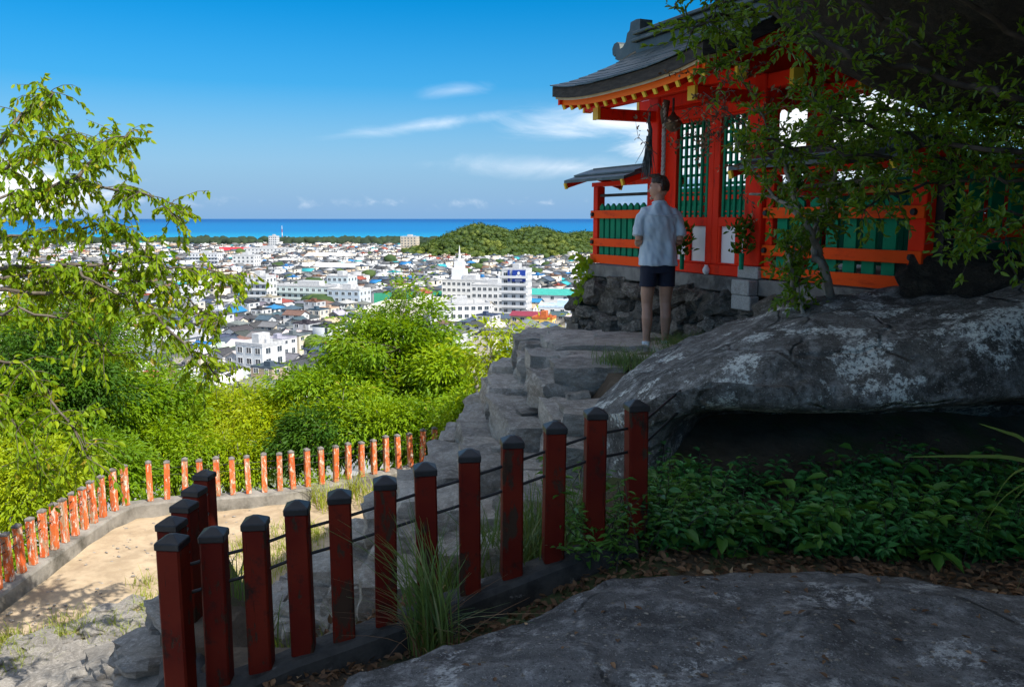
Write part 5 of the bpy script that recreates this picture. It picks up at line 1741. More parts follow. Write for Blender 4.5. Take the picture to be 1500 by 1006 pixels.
for dz in (.16, .30):
    a = [ret[0] + Vector((0, .02, PH - dz - .02))] + [q + Vector((0, 0, PH - dz)) for q in near_pts] + [near_pts[-1] + Vector((.40, .80, PH - dz + .05))]
    mb = MB(); mb.tube(a, .0085, 7); mb.build('rail', MT['iron'], nf, nf.location, smooth=True)
    mb = MB(); mb.tube([q + Vector((.02, .0, PH - dz)) for q in ret], .0085, 7); mb.build('rail', MT['iron'], nf, nf.location, smooth=True)
mb = MB()
line = [near_pts[0] + Vector((-.30, -.05, 0))] + near_pts
mb.loft([[Vector((q.x, q.y + y, q.z + z)) for y, z in ((-.13, -.7), (.13, -.7), (.13, -.01), (.10, .015), (-.10, .015), (-.13, -.01))][::-1] for q in line])
tag(mb.build('fence_kerb', MT['darkconcrete']), kind='structure')
mb = MB()
line = [ret[0] + Vector((-.02, -.12, 0))] + ret + [ret[-1] + Vector((-.02, .06, 0))]
mb.loft([[Vector((q.x + x, q.y, q.z + z)) for x, z in ((-.12, -.9), (.12, -.9), (.12, -.008), (.09, .018), (-.09, .018), (-.12, -.008))] for q in line][::-1])
tag(mb.build('fence_kerb', MT['darkconcrete']), kind='structure')

pf_, cf_ = post_meshes(MT['post_far'], MT['cap_sunlit'])
# positions along the kerb
cum = [0.0]
for a, b in zip(KERB[:-1], KERB[1:]): cum.append(cum[-1] + (b - a).length)


def kerb_at(d, off):
    for i in range(len(KERB) - 1):
        if cum[i + 1] >= d: break
    a, b = KERB[i], KERB[i + 1]; t = (b - a).normalized()
    return a + t * (d - cum[i]) + Vector((-t.y, t.x, 0)) * off, math.atan2(t.y, t.x)


corner = cum[4]
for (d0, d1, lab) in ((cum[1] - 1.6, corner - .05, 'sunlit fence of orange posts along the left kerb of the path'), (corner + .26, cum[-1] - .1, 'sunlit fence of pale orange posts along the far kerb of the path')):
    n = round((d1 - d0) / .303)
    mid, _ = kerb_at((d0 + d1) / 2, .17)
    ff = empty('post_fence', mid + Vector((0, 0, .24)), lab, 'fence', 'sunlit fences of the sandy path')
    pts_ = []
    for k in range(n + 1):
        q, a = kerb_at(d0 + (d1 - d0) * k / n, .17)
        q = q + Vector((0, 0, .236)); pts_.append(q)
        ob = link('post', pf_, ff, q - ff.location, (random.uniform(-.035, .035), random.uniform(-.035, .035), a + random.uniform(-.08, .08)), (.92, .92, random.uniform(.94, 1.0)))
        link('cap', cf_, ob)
    for dz in (.17, .31):
        mb = MB(); mb.tube([q + Vector((0, 0, PH * .97 - dz)) for q in pts_], .007, 5); mb.build('rail', MT['iron'], ff, ff.location, smooth=True)

# ------------------------------------------------------------------ the man
def solid(name, builder, voxel, smooth_it, mat, parent, fold=0.0, fs=9.0):
    """union of the builder's closed shapes as one continuous surface"""
    o = builder.build(name, mat)
    md = o.modifiers.new('r', 'REMESH'); md.mode = 'VOXEL'; md.voxel_size = voxel
    if smooth_it:
        s = o.modifiers.new('s', 'SMOOTH'); s.iterations = smooth_it; s.factor = .5
    dg = bpy.context.evaluated_depsgraph_get()
    me = bpy.data.meshes.new_from_object(o.evaluated_get(dg))
    bpy.data.objects.remove(o)
    me.name = name
    if fold:
        nv = len(me.vertices)
        co = np.empty(nv * 3, dtype=np.float32); me.vertices.foreach_get('co', co); co = co.reshape(-1, 3)
        no = np.empty(nv * 3, dtype=np.float32); me.vertices.foreach_get('normal', no); no = no.reshape(-1, 3)
        n = np.array([mnoise.noise(Vector((p[0] * fs, p[1] * fs, p[2] * fs * .38))) + .6 * mnoise.noise(Vector((p[0] * fs * 1.9 + p[2] * 7, p[1] * fs * 2, p[2] * fs * 1.1 + 5))) for p in co])
        co = co + no * (n * fold)[:, None]
        me.vertices.foreach_set('co', co.ravel().astype(np.float32))
    me.polygons.foreach_set('use_smooth', [True] * len(me.polygons))
    me.update()
    if not me.materials: me.materials.append(mat)
    return link(name, me, parent)


def ell(c, r, n=24, m=14, M=None, fn=None):
    rings = []
    for i in range(1, m):
        a = -math.pi / 2 + math.pi * i / m
        ring = []
        for k in range(n):
            b = 2 * math.pi * k / n
            p = Vector((r[0] * math.cos(a) * math.cos(b), r[1] * math.cos(a) * math.sin(b), r[2] * math.sin(a)))
            if fn: p = fn(p)
            if M: p = M @ p
            ring.append(p + Vector(c))
        rings.append(ring)
    return rings


def rings_z(tbl, n=28, pw=2.0):
    out = []
    for cx, cy, z, rx, ry in tbl:
        ring = []
        for k in range(n):
            a = 2 * math.pi * k / n; c, s = math.cos(a), math.sin(a)
            ring.append(Vector((cx + rx * math.copysign(abs(c) ** (2 / pw), c), cy + ry * math.copysign(abs(s) ** (2 / pw), s), z)))
        out.append(ring)
    return out


skin = mat_plain('skin', (.40, .215, .14), (.48, .265, .18), 7.0, 0.5, 0.08, 120, .001)
shirt_m = mat_plain('pale blue linen', (.45, .55, .62), (.53, .62, .68), 8.0, 0.85, 0.35, 160, .0015, c3=(.38, .48, .55), s3=5.0, lo3=.5, hi3=.7)
navy = mat_plain('navy cloth', (.010, .013, .028), (.016, .020, .038), 8.0, 0.85, 0.3, 150, .0015)
hair_m = mat_plain('dark brown hair', (.022, .014, .009), (.055, .036, .022), 60.0, 0.5, 0.8, 90, .004, stretch=(1, 1, .25))
sneak = mat_plain('white canvas', (.66, .70, .70), (.76, .78, .78), 12.0, 0.7, 0.2, 120, .001)
FEET = Vector((1.475, 8.66, -1.345))
man = empty('person', FEET, 'man in a pale blue short-sleeved shirt and dark shorts, looking out left', 'person', None, R(6))
man.scale = (1.0, 1.0, 1.0)
b = MB()
b.loft(rings_z([(0, .005, .86, .10, .08), (0, .0, .93, .145, .098), (0, .005, 1.02, .15, .10), (0, .005, 1.12, .145, .095), (0, 0, 1.25, .165, .105), (0, -.005, 1.34, .150, .09), (0, -.01, 1.41, .10, .065), (0, -.005, 1.48, .06, .06), (0, .005, 1.53, .054, .057), (0, .015, 1.60, .053, .058)]))
for sx, fy in ((-1, 0), (1, .03)):
    b.tube([(sx * .080, 0, .90), (sx * .088, .0, .80), (sx * .096, .002, .68), (sx * .100, .008 + fy, .56), (sx * .100, .012 + fy, .49), (sx * .100, -.004 + fy, .42), (sx * .102, -.018 + fy, .345), (sx * .102, -.010 + fy, .24), (sx * .102, -.008 + fy, .14), (sx * .102, -.008 + fy, .07)],
           [.078, .078, .073, .063, .056, .053, .057, .046, .036, .036], 16)
    b.tube([(sx * .102, -.05 + fy, .045), (sx * .106, .04 + fy, .045), (sx * .118, .15 + fy, .028)], [.036, .040, .028], 12)
    b.tube([(sx * .08, -.005, 1.38), (sx * .125, -.005, 1.375), (sx * .170, -.012, 1.325), (sx * .200, -.025, 1.25), (sx * .210, -.035, 1.125)], [.05, .048, .046, .044, .038], 14)
    b.tube([(sx * .210, -.035, 1.125), (sx * .19, .05, 1.098), (sx * .145, .15, 1.09), (sx * .085, .225, 1.085)], [.040, .042, .034, .026], 14)
    # palm, thumb and four unequal curled fingers, hands resting on each other in front
    w0 = Vector((sx * .085, .225, 1.085)); dirn = Vector((-sx * .72, .60, -.05)).normalized(); upv = Vector((0, 0, 1)); oz = .018 * sx
    kn = w0 + dirn * .085 + Vector((0, 0, oz))
    b.tube([w0, w0 + dirn * .045 + Vector((0, 0, oz * .6)), kn], [.026, .036, .034], 12)
    for f, (fl, dz) in enumerate(((.068, .033), (.078, .011), (.073, -.011), (.058, -.033))):
        k0 = kn + Vector((0, 0, dz)) - dirn * .012
        curl = Vector((-sx * .35, -.75, -.12))
        p1 = k0 + dirn * fl * .45; d2 = (dirn + curl * .6).normalized(); p2 = p1 + d2 * fl * .33; d3 = (dirn + curl * 1.5).normalized()
        b.tube([k0, p1, p2, p2 + d3 * fl * .28], [.0095, .0092, .0082, .0065], 8)
    tdir = (dirn * .6 + Vector((0, -.15, .75))).normalized()
    t0 = w0 + dirn * .025 + Vector((0, 0, .02 + oz))
    b.tube([t0, t0 + tdir * .032, t0 + tdir * .045 + dirn * .026], [.013, .0115, .0085], 8)
HC = Vector((0, .014, 1.642)); HM = Matrix.Rotation(R(70), 3, 'Z') @ Matrix.Rotation(R(-4), 3, 'X')


def headfn(p):
    q = p.copy()
    if q.z < 0:
        f = -q.z / .118
        q.x *= 1 - .28 * f; q.y = q.y * (1 - .14 * f) + .018 * f
    if q.y < -.02: q.y *= 1.05
    return q


b.loft(ell(HC, (.074, .094, .118), 28, 18, HM, headfn))
hp = lambda x, y, z: HC + HM @ Vector((x, y, z))
b.tube([hp(0, .078, .020), hp(0, .098, -.005), hp(0, .108, -.022), hp(0, .088, -.030)], [.008, .010, .014, .010], 8)      # nose
b.tube([hp(-.040, .074, .030), hp(0, .089, .034), hp(.040, .074, .030)], [.008, .011, .008], 8)                                # brow
b.tube([hp(-.020, .080, -.055), hp(0, .089, -.054), hp(.020, .080, -.055)], [.006, .008, .006], 8)                            # lips
b.tube([hp(-.018, .076, -.090), hp(0, .084, -.092), hp(.018, .076, -.090)], [.016, .019, .016], 8)                            # chin
for sx in (-1, 1):
    M = HM @ Matrix.Rotation(R(22 * sx), 3, 'Z')
    b.loft(ell(hp(sx * .076, -.012, -.006), (.010, .019, .032), 12, 8, M))
solid('body', b, .0055, 4, skin, man)
for sx in (-1, 1):
    mb = MB(); mb.loft(ell(hp(sx * .031, .0785, .008), (.0125, .0085, .0075), 12, 8, HM)); mb.build('eye', MT['white'], man, smooth=True)
    mb = MB(); mb.loft(ell(hp(sx * .031, .0855, .008), (.0055, .003, .0055), 10, 8, HM)); mb.build('iris', MT['iron'], man, smooth=True)
    mb = MB(); mb.tube([hp(sx * .014, .090, .034), hp(sx * .030, .088, .038), hp(sx * .046, .074, .033)], [.004, .005, .003], 6); mb.build('eyebrow', hair_m, man)
# hair: thick cap with a raised quiff, cut short at the nape
b = MB()


def hairfn(p):
    q = p.copy()
    n = mnoise.noise(q * 30) * .006 + mnoise.noise(Vector((q.x * 60, q.y * 20, q.z * 20))) * .004
    q = q * (1 + n / .09)
    if q.z < .035 and q.y > -.02: q = q * .84
    if q.z < -.055: q = q * .86
    if q.z > .05 and q.y > 0: q.z += .018; q.y += .006
    return q


b.loft(ell(hp(0, -.012, .020), (.0795, .094, .112), 40, 26, HM, hairfn))
for k in range(46):
    a = random.uniform(-1.2, 1.2)
    b.tube([hp(.06 * math.sin(a), random.uniform(-.03, .06), .105), hp(.065 * math.sin(a), random.uniform(.02, .075), .135), hp(.06 * math.sin(a), random.uniform(.05, .098), .125)], [.014, .012, .004], 6)
solid('hair', b, .006, 1, hair_m, man, .003, 40)
# shirt
b = MB()
b.loft(rings_z([(0, 0, .875, .197, .140), (0, 0, .90, .196, .139), (0, .0, 1.0, .186, .126), (0, .0, 1.12, .180, .116), (0, -.002, 1.25, .184, .120), (0, -.006, 1.34, .186, .114), (0, -.01, 1.405, .160, .096), (0, -.01, 1.455, .108, .080), (0, -.002, 1.485, .074, .072), (0, .004, 1.505, .069, .069)], 40, 2.5))
for sx in (-1, 1):
    b.tube([(sx * .09, -.006, 1.395), (sx * .140, -.008, 1.395), (sx * .176, -.014, 1.345), (sx * .200, -.022, 1.265), (sx * .216, -.030, 1.185), (sx * .218, -.032, 1.17)], [.078, .070, .062, .058, .060, .059], 20)
shirt = solid('shirt', b, .0075, 3, shirt_m, man, .017, 11)
b = MB()
b.tube([(.062 * math.sin(a), .004 - .064 * math.cos(a), 1.50 + .010 * math.cos(a)) for a in np.linspace(-2.3, 2.3, 22)], .013, 8)
b.build('collar', shirt_m, man, smooth=True)
b = MB()   # yoke seam and centre pleat on the back
b.tube([(-.165, -.108, 1.385), (-.08, -.121, 1.375), (0, -.124, 1.372), (.08, -.121, 1.375), (.165, -.108, 1.385)], .0035, 5)
b.build('seam', shirt_m, man, smooth=True)
# shorts
b = MB()
b.loft(rings_z([(0, 0, .80, .176, .120), (0, 0, .86, .180, .122), (0, 0, .94, .176, .116), (0, 0, .98, .165, .108)], 36, 2.4))
for sx, fy in ((-1, 0), (1, .02)):
    b.loft(rings_z([(sx * .096, fy, .665, .088, .108), (sx * .094, fy, .70, .087, .107), (sx * .090, .0, .80, .086, .108), (sx * .086, 0, .88, .083, .106)], 24, 2.3))
solid('shorts', b, .007, 2, navy, man, .004, 12)
for sx, fy in ((-1, 0), (1, .03)):
    b = MB()
    x = sx * .106
    b.loft([[Vector((x + sx * .012 * q * q + rx * math.cos(a), fy - .075 + .27 * q, .012 + (h if math.sin(a) > 0 else .010) * max(0, math.sin(a)) + 0.0)) for a in [2 * math.pi * k / 16 for k in range(16)]] for q, rx, h in ((0, .024, .05), (.08, .040, .085), (.3, .044, .092), (.55, .050, .066), (.8, .049, .046), (.96, .034, .034), (1.0, .016, .022))])
    b.tube([(x, fy - .018, .05), (x, fy - .012, .105)], [.042, .043], 14)
    sh = solid('shoe', b, .006, 2, sneak, man)
    b = MB(); b.loft([[Vector((x + sx * .012 * q * q + rx * math.cos(a), fy - .08 + .28 * q, z)) for q, rx, a in [(.5 + .5 * math.sin(t_), (.046 if abs(math.sin(t_)) < .8 else .036), t_ + math.pi / 2) for t_ in [2 * math.pi * k / 24 for k in range(24)]]] for z in (0.0, .022)])
    b.build('sole', MT['white'], sh, smooth=False)
mb = MB(); mb.tube([(.245, .06, 1.10), (.235, .075, 1.085)], .0, 4)

# ------------------------------------------------------------------ plants of the foreground
def gz(x, y):
    return th(x, y)


def leafy_stems(name, bases, hgt, nl, L, mat, parent=None, origin=(0, 0, 0), wr=.5, lean=.35, kind=None):
    P, D, U, LL = [], [], [], []
    mb = MB()
    for (x, y, z) in bases:
        h = hgt * random.uniform(.6, 1.25)
        d = Vector((random.gauss(0, lean), random.gauss(-.12, lean), 1)).normalized()
        p = Vector((x, y, z)); path = [p]
        for k in range(4):
            d = (d + Vector((random.gauss(0, .16), random.gauss(-.03, .16), -.03 * k))).normalized(); path.append(path[-1] + d * h / 4)
        mb.tube(path, [.004, .0035, .003, .0025, .0015], 3, cap=False)
        for k in range(nl):
            t = (k + .6) / nl * 4; i = min(3, int(t)); q = path[i].lerp(path[i + 1], t - i)
            if t < .8 and random.random() < .6: continue
            a = k * 2.4 + random.uniform(-.4, .4)
            dd = Vector((math.cos(a), math.sin(a), random.uniform(-.35, .25)))
            P.append(q + dd * .01); D.append(dd); U.append(Vector((random.gauss(0, .25), random.gauss(-.15, .25), 1))); LL.append(L * random.choice((.5, .7, .9, 1.0, 1.2, 1.45)) * random.uniform(.85, 1.15))
    ob = leaves(name, np.array([tuple(q) for q in P]), np.array([tuple(q) for q in D]), np.array([tuple(q) for q in U]), np.array(LL), wr, mat, parent, LEAF6, origin)
    st = mb.build('stem', MT['darktwig'], parent if parent else ob, origin)
    if kind: ob['kind'] = kind; st['kind'] = kind
    return ob


bs = []
while len(bs) < 560:
    u, v = random.uniform(930, 1530), random.uniform(742, 822)
    if math.sin(u * .021) + math.sin(v * .11 + u * .013) < -.9: continue
    q = at_z(u, v, -1.97)
    if not (4.45 < q.y < 6.0): continue
    bs.append((q.x, q.y, gz(q.x, q.y) - .01))
leafy_stems('undergrowth_plants', bs, .30, 20, .060, MT['leaf_ground'], kind='stuff')
bs2 = [b_ for b_ in bs if random.random() < .16]
leafy_stems('broad_leaved_plants', bs2, .36, 11, .105, MT['leaf_shade'], wr=.55, kind='stuff')
for i, (u, v, n, lab) in enumerate(((905, 835, 46, 'feathery green shrub at the foot of the last fence posts'), (985, 805, 40, 'pale leaved shrub at the left of the undergrowth below the rock'))):
    q = at_z(u, v, -2.0); q.z = gz(q.x, q.y)
    e = empty('low_shrub', q, lab, 'shrub')
    leafy_stems('foliage', [(q.x + random.gauss(0, .12), q.y + random.gauss(.05, .09), q.z) for _ in range(n)], .42, 22, .055, MT['leaf_shade'], e, q, .36, .45)
for i, (u, v, hh_, n, lab) in enumerate(((830, 765, .5, 16, 'young green plant growing behind the fence at its right end'),)):
    q = at_z(u, v, -2.2); q.z = gz(q.x, q.y)
    e = empty('low_shrub', q, lab, 'shrub')
    leafy_stems('foliage', [(q.x + random.gauss(0, .12), q.y + random.gauss(0, .1), q.z) for _ in range(n)], hh_, 14, .075, MT['leaf_shade'], e, q, .3, .4)
# ivy at the left end of the stone wall
for lab, u0, u1, v0, v1, n, mt in (('green creeper hanging at the left corner of the shrine wall', 842, 872, 375, 440, 90, 'leaf_d'), ('dark creeper on the left edge of the landing stones', 772, 800, 490, 560, 130, 'leaf_c')):
    Y = 11.25 if u0 > 800 else 11.0
    q0 = at_y((u0 + u1) / 2, v1, Y)
    e = empty('creeper', q0, lab, 'creeper')
    P = np.array([tuple(at_y(random.uniform(u0, u1), random.uniform(v0, v1), Y + random.uniform(-.2, .12))) for _ in range(n * 2)])
    leaves('foliage', P, rng.normal(size=P.shape) + [-.3, -.4, -.5], rng.normal(size=P.shape) * .4 + [-.3, -1, .5], .07 + .05 * rng.random(len(P)), .6, MT[mt], e, LEAF6, q0)
    mb = MB(); mb.tube([q0 + Vector((.06, .1, -.05)), q0 + Vector((.03, .05, .2)), q0 + Vector((.05, .05, .5))], [.01, .008, .004], 4); mb.build('stem', MT['darktwig'], e, q0)
# grasses
q = at_z(632, 952, -2.12)
e = empty('grass_clump', q, 'large arching grass clump in front of the near fence', 'grass clump')
B, H, Ln = tuft([tuple(q)], 190, .74, .045, .20)
Ln = Ln + [-.16, .02, 0]; sel = rng.random(len(B)) < .38; H[sel] *= .5; Ln[sel] = rng.normal(size=(sel.sum(), 3)) * [.6, .5, 0]
blades('blade', B, H, Ln, .0042, MT['blade'], e, 6, q)
B, H, Ln = tuft([tuple(q)], 60, .45, .06, .7)
blades('dry_blade', B, H * .8, Ln, .0030, MT['dryleaf'], e, 5, q)
pg = []
for u0, u1, v0, v1, n in ((640, 860, 800, 850, 46), (350, 560, 860, 930, 16)):
    for k in range(n):
        c = at_y(random.uniform(u0, u1), random.uniform(v0, v1), random.uniform(4.75, 5.4)); pg.append((c.x, c.y, gz(c.x, c.y) - .02))
B, H, Ln = tuft(pg, 22, .46, .06, .28)
blades('grass_behind_fence', B, H, Ln, .0045, MT['blade'])
pg = []
for k in range(30):
    c = Vector((random.uniform(1.25, 2.3), random.uniform(7.5, 8.15), 0)); c.x += (8.5 - c.y) * .1
    pg.append((c.x, c.y, gz(c.x, c.y) - .02))
for k in range(40):
    c = at_y(random.uniform(975, 1075), random.uniform(478, 508), random.uniform(7.9, 8.8)); pg.append((c.x, c.y, gz(c.x, c.y)))
for k in range(16):
    c = (1.0 + random.uniform(-.1, .45), random.uniform(6.9, 7.7)); pg.append((c[0], c[1], gz(*c) + .04))
B, H, Ln = tuft(pg, 30, .19, .07, .85)
blades('landing_grass', B, H, Ln, .0028, MT['blade'])
pg = [(x, y, gz(x, y) - .02) for x, y in [(random.uniform(-3.6, -.4), random.uniform(7.0, 10.5)) for _ in range(60)]]
B, H, Ln = tuft(pg, 14, .24, .05, .4)
blades('bank_grass', B, H, Ln, .004, MT['blade_sun'])
# long bladed plant at the right edge
q0 = at_y(1545, 838, 3.9)
e = empty('long_bladed_plant', q0, 'plant with long arching strap leaves at the right edge', 'plant')
for path_, w in (([(1560, 800), (1540, 700), (1490, 672), (1410, 668), (1325, 669)], .011), ([(1560, 800), (1535, 690), (1500, 645), (1470, 632), (1433, 620)], .010), ([(1555, 820), (1525, 700), (1490, 690), (1458, 730), (1440, 800)], .009),
                 ([(1555, 825), (1520, 720), (1490, 725), (1472, 770), (1468, 825)], .008), ([(1560, 800), (1530, 710), (1480, 720), (1440, 770), (1428, 815)], .006), ([(1570, 830), (1540, 780), (1510, 810), (1490, 862)], .012)):
    pts_ = catmull([tuple(at_y(u, v, 3.9 - .10 * k)) for k, (u, v) in enumerate(path_)], 18)
    pts_[0] = np.array(q0)
    mb = MB(); n = len(pts_)
    Lv, Rv = [], []
    for k, p in enumerate(pts_):
        t = k / (n - 1); ww = w * min(1, t * 5 + .3) * (1 - t ** 3) + .0006
        Lv.append((p[0], p[1] - ww * .5, p[2] + ww)); Rv.append((p[0] + .002, p[1] + ww * .5, p[2] - ww))
    mb.add(Lv + Rv, [(k, k + 1, n + k + 1, n + k) for k in range(n - 1)])
    ob = mb.build('leaf', MT['blade'], e, q0, smooth=True)
    at = ob.data.attributes.new('rnd', 'FLOAT', 'POINT'); at.data.foreach_set('value', [random.random() * .9] * (2 * n))

# leaf litter
n = 5200
P, D, U = [], [], []
while len(P) < n:
    x, y = random.uniform(-1.2, 4.0), random.uniform(3.3, 5.4)
    s_ = float(sd_poly(np.array([x]), np.array([y]), SLAB)[0])
    if s_ < -.03 or (s_ > .9 and random.random() < .6): continue
    P.append((x, y, gz(x, y) + random.uniform(.0, .035) + .10 * max(0, .14 - s_)))
P = np.array(P)
tag(leaves('leaf_litter', P, rng.normal(size=P.shape) * [1, 1, .25], rng.normal(size=P.shape) * .45 + [0, 0, 1], .03 + .035 * rng.random(n), .55, MT['dryleaf'], None, LEAF6), kind='stuff')
dg = bpy.context.evaluated_depsgraph_get()
inv = sl.data
from mathutils.bvhtree import BVHTree
bvh = BVHTree.FromObject(sl, dg)
P = []
for k in range(240):
    u, v = random.uniform(640, 1500), random.uniform(815, 1004)
    c, nn_, i_, d_ = bvh.ray_cast(Vector((0, 0, 0)), Vector(ray(u, v)))
    if c is not None and (random.random() < .35 or v < 850): P.append(tuple(c + Vector((0, 0, .006))))
P = np.array(P)
tag(leaves('fallen_leaves', P, rng.normal(size=P.shape) * [1, 1, .12], rng.normal(size=P.shape) * .25 + [0, 0, 1], .025 + .03 * rng.random(len(P)), .5, MT['dryleaf'], None, LEAF6), kind='stuff')
# pebbles and grit lying on the slab
VV, FF, off = [], [], 0
for k in range(420):
    u, v = random.uniform(600, 1500), random.uniform(820, 1005)
    c, nn_, i_, d_ = bvh.ray_cast(Vector((0, 0, 0)), Vector(ray(u, v)))
    if c is None: continue
    V0, F0 = CROWNS[k % 6]; r_ = random.uniform(.003, .009)
    VV.append(V0 * [r_ * 1.3, r_, r_ * .6] + np.array(c)); FF.append(F0 + off); off += len(V0)
tag(np_mesh('grit', np.concatenate(VV), np.concatenate(FF), MT['wallstone']), kind='stuff')

# ------------------------------------------------------------------ evergreen branches at the upper right
ET = (4.75, 4.3)
eb = Vector((ET[0], ET[1], gz(*ET)))
ever = empty('evergreen_tree', eb, 'evergreen tree whose leafy branches reach in from the upper right', 'tree')
mb = MB()
etp = [eb + Vector((0, 0, -.3)), eb + Vector((-.1, .1, .7)), eb + Vector((-.35, .2, 1.5)), eb + Vector((-.55, .3, 2.2)), eb + Vector((-.9, .1, 3.2)), eb + Vector((-1.3, -.2, 4.2))]
mb.tube(etp, [.16, .13, .11, .09, .07, .03], 9)
EL = [([(1560, 172), (1467, 138), (1417, 123), (1300, 97), (1250, 83), (1183, 43), (1110, 20), (1050, 22), (1012, 48)], 4.9, 2, .022, 1.8),
      ([(1560, 168), (1463, 137), (1400, 103), (1350, 67), (1300, 33), (1240, -5), (1190, -30)], 5.2, 2, .018, 1.3),
      ([(1560, 225), (1450, 215), (1350, 208), (1280, 188), (1220, 168), (1190, 135)], 5.0, 2, .016, 3.0),
      ([(1560, 245), (1420, 240), (1320, 235), (1240, 225), (1180, 215), (1110, 205)], 5.3, 2, .014, 3.2),
      ([(1560, 270), (1450, 262), (1370, 266), (1300, 285), (1255, 305)], 5.1, 1, .013, 2.8),
      ([(1560, 190), (1440, 180), (1340, 165), (1260, 160), (1200, 180)], 5.5, 2, .012, 4.4),
      ([(1570, 100), (1480, 40), (1400, -10), (1330, -60)], 4.6, 3, .02, .6),
      ([(1570, 330), (1495, 318), (1445, 308), (1405, 325)], 4.7, 1, .010, 1.4),
      ([(1570, 380), (1500, 355), (1455, 350), (1420, 352)], 4.6, 1, .008, 1.0),
      ([(1570, 230), (1480, 225), (1400, 205), (1330, 180)], 5.6, 2, .012, 4.4),
      ([(1300, 33), (1180, -50), (1060, -40), (1000, -12), (988, 14)], 5.0, 2, .008, 0.0),
      ([(1110, 20), (1060, 5), (1030, -10)], 4.9, 2, .007, 2.0),
      ([(1183, 43), (1140, 62), (1095, 80), (1050, 100)], 4.9, 2, .007, 1.5)]
tw_p, tw_d = [], []
for pts_, Y, ti, rr, dens in EL:
    w = [at_y(u, v, Y + .25 * math.sin(k * 1.9 + Y * 7)) for k, (u, v) in enumerate(pts_)]
    full = ([etp[ti]] if pts_[0][0] > 1500 else []) + w
    fine = []
    for a, b_ in zip(full[:-1], full[1:]):
        for k in range(4): fine.append(a.lerp(b_, k / 4) + Vector(rng.normal(size=3) * .012))
    fine.append(full[-1]); n = len(fine)
    mb.tube(fine, [rr * (1.2 - k / n) + .002 for k in range(n)], 5)
    for k in range(6 if pts_[0][0] > 1500 else 2, n):
        m_ = int(dens) + (random.random() < dens - int(dens))
        if k > n - 5 and dens: m_ += 2
        for _ in range(m_):
            d = Vector(rng.normal(size=3) * [1, .9, .8]).normalized(); q = [fine[k]]; Lt = random.uniform(.12, .34)
            for sgm in range(3):
                d = (d + Vector((-.08, -.02, .05)) + Vector(rng.normal(size=3) * .2)).normalized(); q.append(q[-1] + d * Lt / 3)
            mb.tube(q, [.0032, .0026, .002, .0012], 3, cap=False)
            for sgm in range(1, 4):
                for _2 in range(5):
                    tw_p.append(q[sgm - 1].lerp(q[sgm], random.random())); tw_d.append((q[sgm] - q[sgm - 1]).normalized())
# unseen crown above the frame, filled out to shade the slab and near fence
cl = np.stack([rng.normal(2.35, 1.0, 230), rng.normal(1.25, 1.0, 230), rng.normal(3.3, .45, 230)], -1)
cl = np.concatenate([cl, np.stack([rng.normal(3.6, .8, 90), rng.normal(.3, .6, 90), rng.normal(3.2, .4, 90)], -1)])
for c in cl:
    a = etp[random.choice((3, 4, 5))]; mid = (a + Vector(c)) / 2 + Vector(rng.normal(size=3) * .1)
    mb.tube([a, mid, Vector(c)], [.014, .009, .003], 3, cap=False)
mb.build('trunk', MT['darktwig'], ever, eb, smooth=True)
P = np.array([tuple(q) for q in tw_p]); D = np.array([tuple(q) for q in tw_d]) * .7 + rng.normal(size=(len(tw_p), 3)) * .55 + [0, -.05, .12]
leaves('foliage', P, D, rng.normal(size=P.shape) * .6 + [0, -.3, 1], .036 + .026 * rng.random(len(P)), .42, MT['leaf_ever'], ever, LEAF6, eb)
P = np.repeat(cl, 110, 0) + rng.normal(size=(len(cl) * 110, 3)) * [.28, .28, .16]
leaves('crown', P, rng.normal(size=P.shape) + [0, 0, -.1], rng.normal(size=P.shape) * .5 + [0, 0, 1], .10 + .05 * rng.random(len(P)), .55, MT['leaf_ever'], ever, LEAF4, eb)

# small twisted tree in front of the right fence
tb = at_y(1214, 448, 6.75)
stree = empty('small_tree', tb, 'small twisted tree with two grey stems in front of the right fence', 'tree')
mb = MB()
tw_p, tw_d = [], []
SL = [([(1214, 462), (1212, 420), (1203, 385), (1190, 345), (1172, 318), (1140, 292), (1100, 284)], .036, 2.0),
      ([(1222, 462), (1216, 425), (1205, 390), (1192, 372), (1200, 330), (1212, 290), (1225, 240), (1215, 200)], .030, 3.0),
      ([(1172, 318), (1160, 280), (1150, 240), (1130, 200), (1115, 165)], .016, 3.0),
      ([(1190, 345), (1205, 310), (1235, 280), (1265, 262), (1300, 255)], .014, 3.2),
      ([(1160, 462), (1162, 420), (1156, 380), (1150, 350)], .020, 3.4),
      ([(1176, 462), (1172, 430), (1168, 390), (1175, 360)], .012, 2.6),
      ([(1140, 292), (1110, 260), (1090, 225), (1075, 200)], .010, 2.4),
      ([(1225, 240), (1260, 215), (1290, 205)], .010, 3.2)]
for k_, (pts_, rr, dens) in enumerate(SL):
    w = [at_y(u, v, 6.72 + .18 * math.sin(k * 1.3 + k_ * 2.1)) for k, (u, v) in enumerate(pts_)]
    fine = [Vector(p) for p in catmull([tuple(q) for q in w], len(w) * 4)]
    n = len(fine)
    mb.tube([p + Vector(rng.normal(size=3) * .006) for p in fine], [rr * (1.15 - k / n) + .003 for k in range(n)], 7)
    for k in range(n // 2 if k_ < 2 else n // 5, n):
        for _ in range(int(dens * (.3 + .9 * random.random()))):
            d = Vector(rng.normal(size=3)).normalized(); q = [fine[k]]; Lt = random.uniform(.12, .38)
            for sgm in range(3):
                d = (d + Vector(rng.normal(size=3) * .2) + Vector((0, 0, .06))).normalized(); q.append(q[-1] + d * Lt / 3)
            mb.tube(q, [.004, .003, .0022, .0014], 3, cap=False)
            for sgm in range(1, 4):
                for _2 in range(5): tw_p.append(q[sgm - 1].lerp(q[sgm], random.random())); tw_d.append(d.copy())
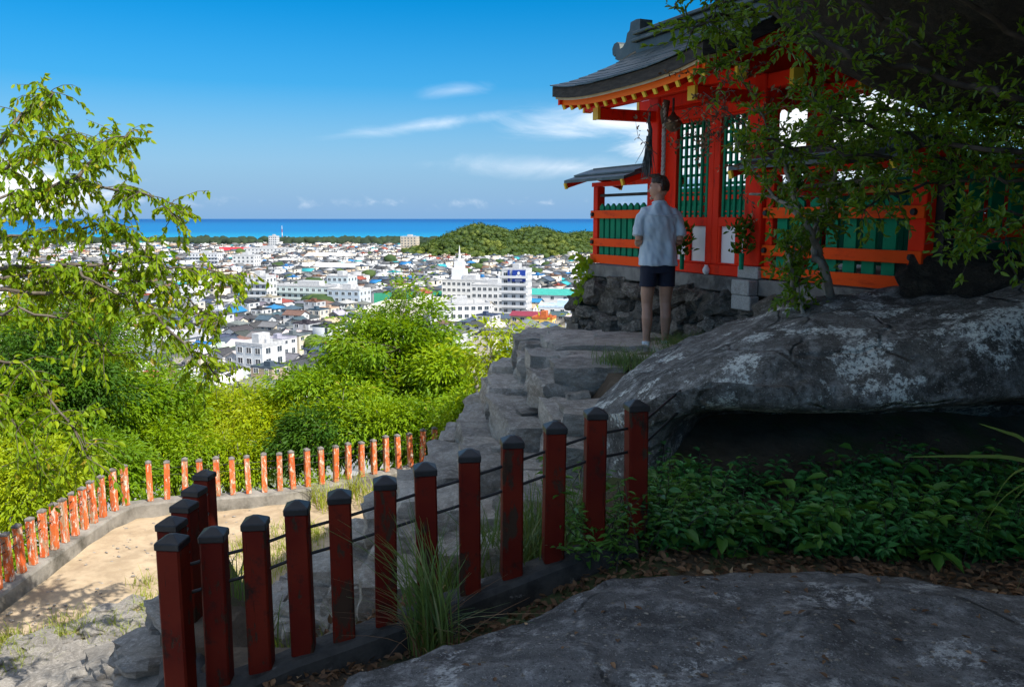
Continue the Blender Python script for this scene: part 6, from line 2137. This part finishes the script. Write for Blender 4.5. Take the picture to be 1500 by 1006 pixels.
mb.build('trunk', MT['palebark'], stree, tb, smooth=True)
P = np.array([tuple(q) for q in tw_p]); D = np.array([tuple(q) for q in tw_d]) * .5 + rng.normal(size=(len(tw_p), 3)) * .6
leaves('foliage', P, D, rng.normal(size=P.shape) * .6 + [0, -.3, 1], .045 + .035 * rng.random(len(P)), .42, MT['leaf_ever'], stree, LEAF6, tb)

# dry vine under the gate eave
vb = SA + SD * 3.2 + SN * .75
vine = empty('dry_vine', Vector((vb.x, vb.y, .3)), 'tangle of dry brown twigs in front of the gate eave', 'vine')
mb = MB(); tp_, td_ = [], []
for k in range(46):
    u, v = random.gauss(1065, 34), random.gauss(160, 30)
    p = at_y(u, v, random.uniform(7.0, 7.6)); d = Vector(rng.normal(size=3) * [1, .5, .8]).normalized(); q = [p]
    for sgm in range(5):
        d = (d + Vector(rng.normal(size=3) * .45)).normalized(); q.append(q[-1] + d * .075)
    mb.tube(q, [.004, .0036, .003, .0025, .002, .0012], 3, cap=False)
    for sgm in range(1, 6):
        for _2 in range(3): tp_.append(q[sgm] + Vector(rng.normal(size=3) * .01)); td_.append(d.copy())
main = [at_y(1180, 262, 6.9), at_y(1120, 225, 7.0), at_y(1085, 180, 7.2), at_y(1050, 150, 7.3), at_y(1030, 135, 7.4)]
mb.tube(main, [.010, .009, .007, .005, .003], 5)
mb.build('twig', MT['darktwig'], vine, vine.location, smooth=True)
P = np.array([tuple(q) for q in tp_]); D = np.array([tuple(q) for q in td_]) + rng.normal(size=(len(tp_), 3)) * .8
leaves('foliage', P, D, rng.normal(size=P.shape), .028 + .02 * rng.random(len(P)), .5, MT['dryleaf'], vine, LEAF6, vine.location)

# dark evergreen wood behind the hall at the right
for k, (c, rad, lab) in enumerate((((6.9, 13.6, .7), (1.9, 1.4, 1.5), 'dark evergreen tree behind the shrine hall'), ((9.2, 12.4, .9), (2.0, 1.5, 1.7), 'dark evergreen tree at the far right behind the hall'))):
    make_tree(lab, 'tree', None, c, rad, (c[0], c[1], th(c[0], c[1])), MT['leaf_c'], 150, 90, .11, seed=80 + k, spread=.3)
# loose gravel on the sandy path
VV, FF, off = [], [], 0
ico = CROWNS[0]
for k in range(520):
    q = at_z(random.uniform(-40, 620), random.uniform(740, 930), ZP - .01)
    if float(sd_poly(np.array([q.x]), np.array([q.y]), PATH)[0]) > -.1 or float(sd_poly(np.array([q.x]), np.array([q.y]), UP)[0]) < 1.2: continue
    V0, F0 = CROWNS[k % 6]; r_ = random.uniform(.008, .026)
    VV.append(V0 * [r_ * 1.3, r_, r_ * .6] + np.array(q)); FF.append(F0 + off); off += len(V0)
tag(np_mesh('path_gravel', np.concatenate(VV), np.concatenate(FF), MT['rubble']), kind='stuff')
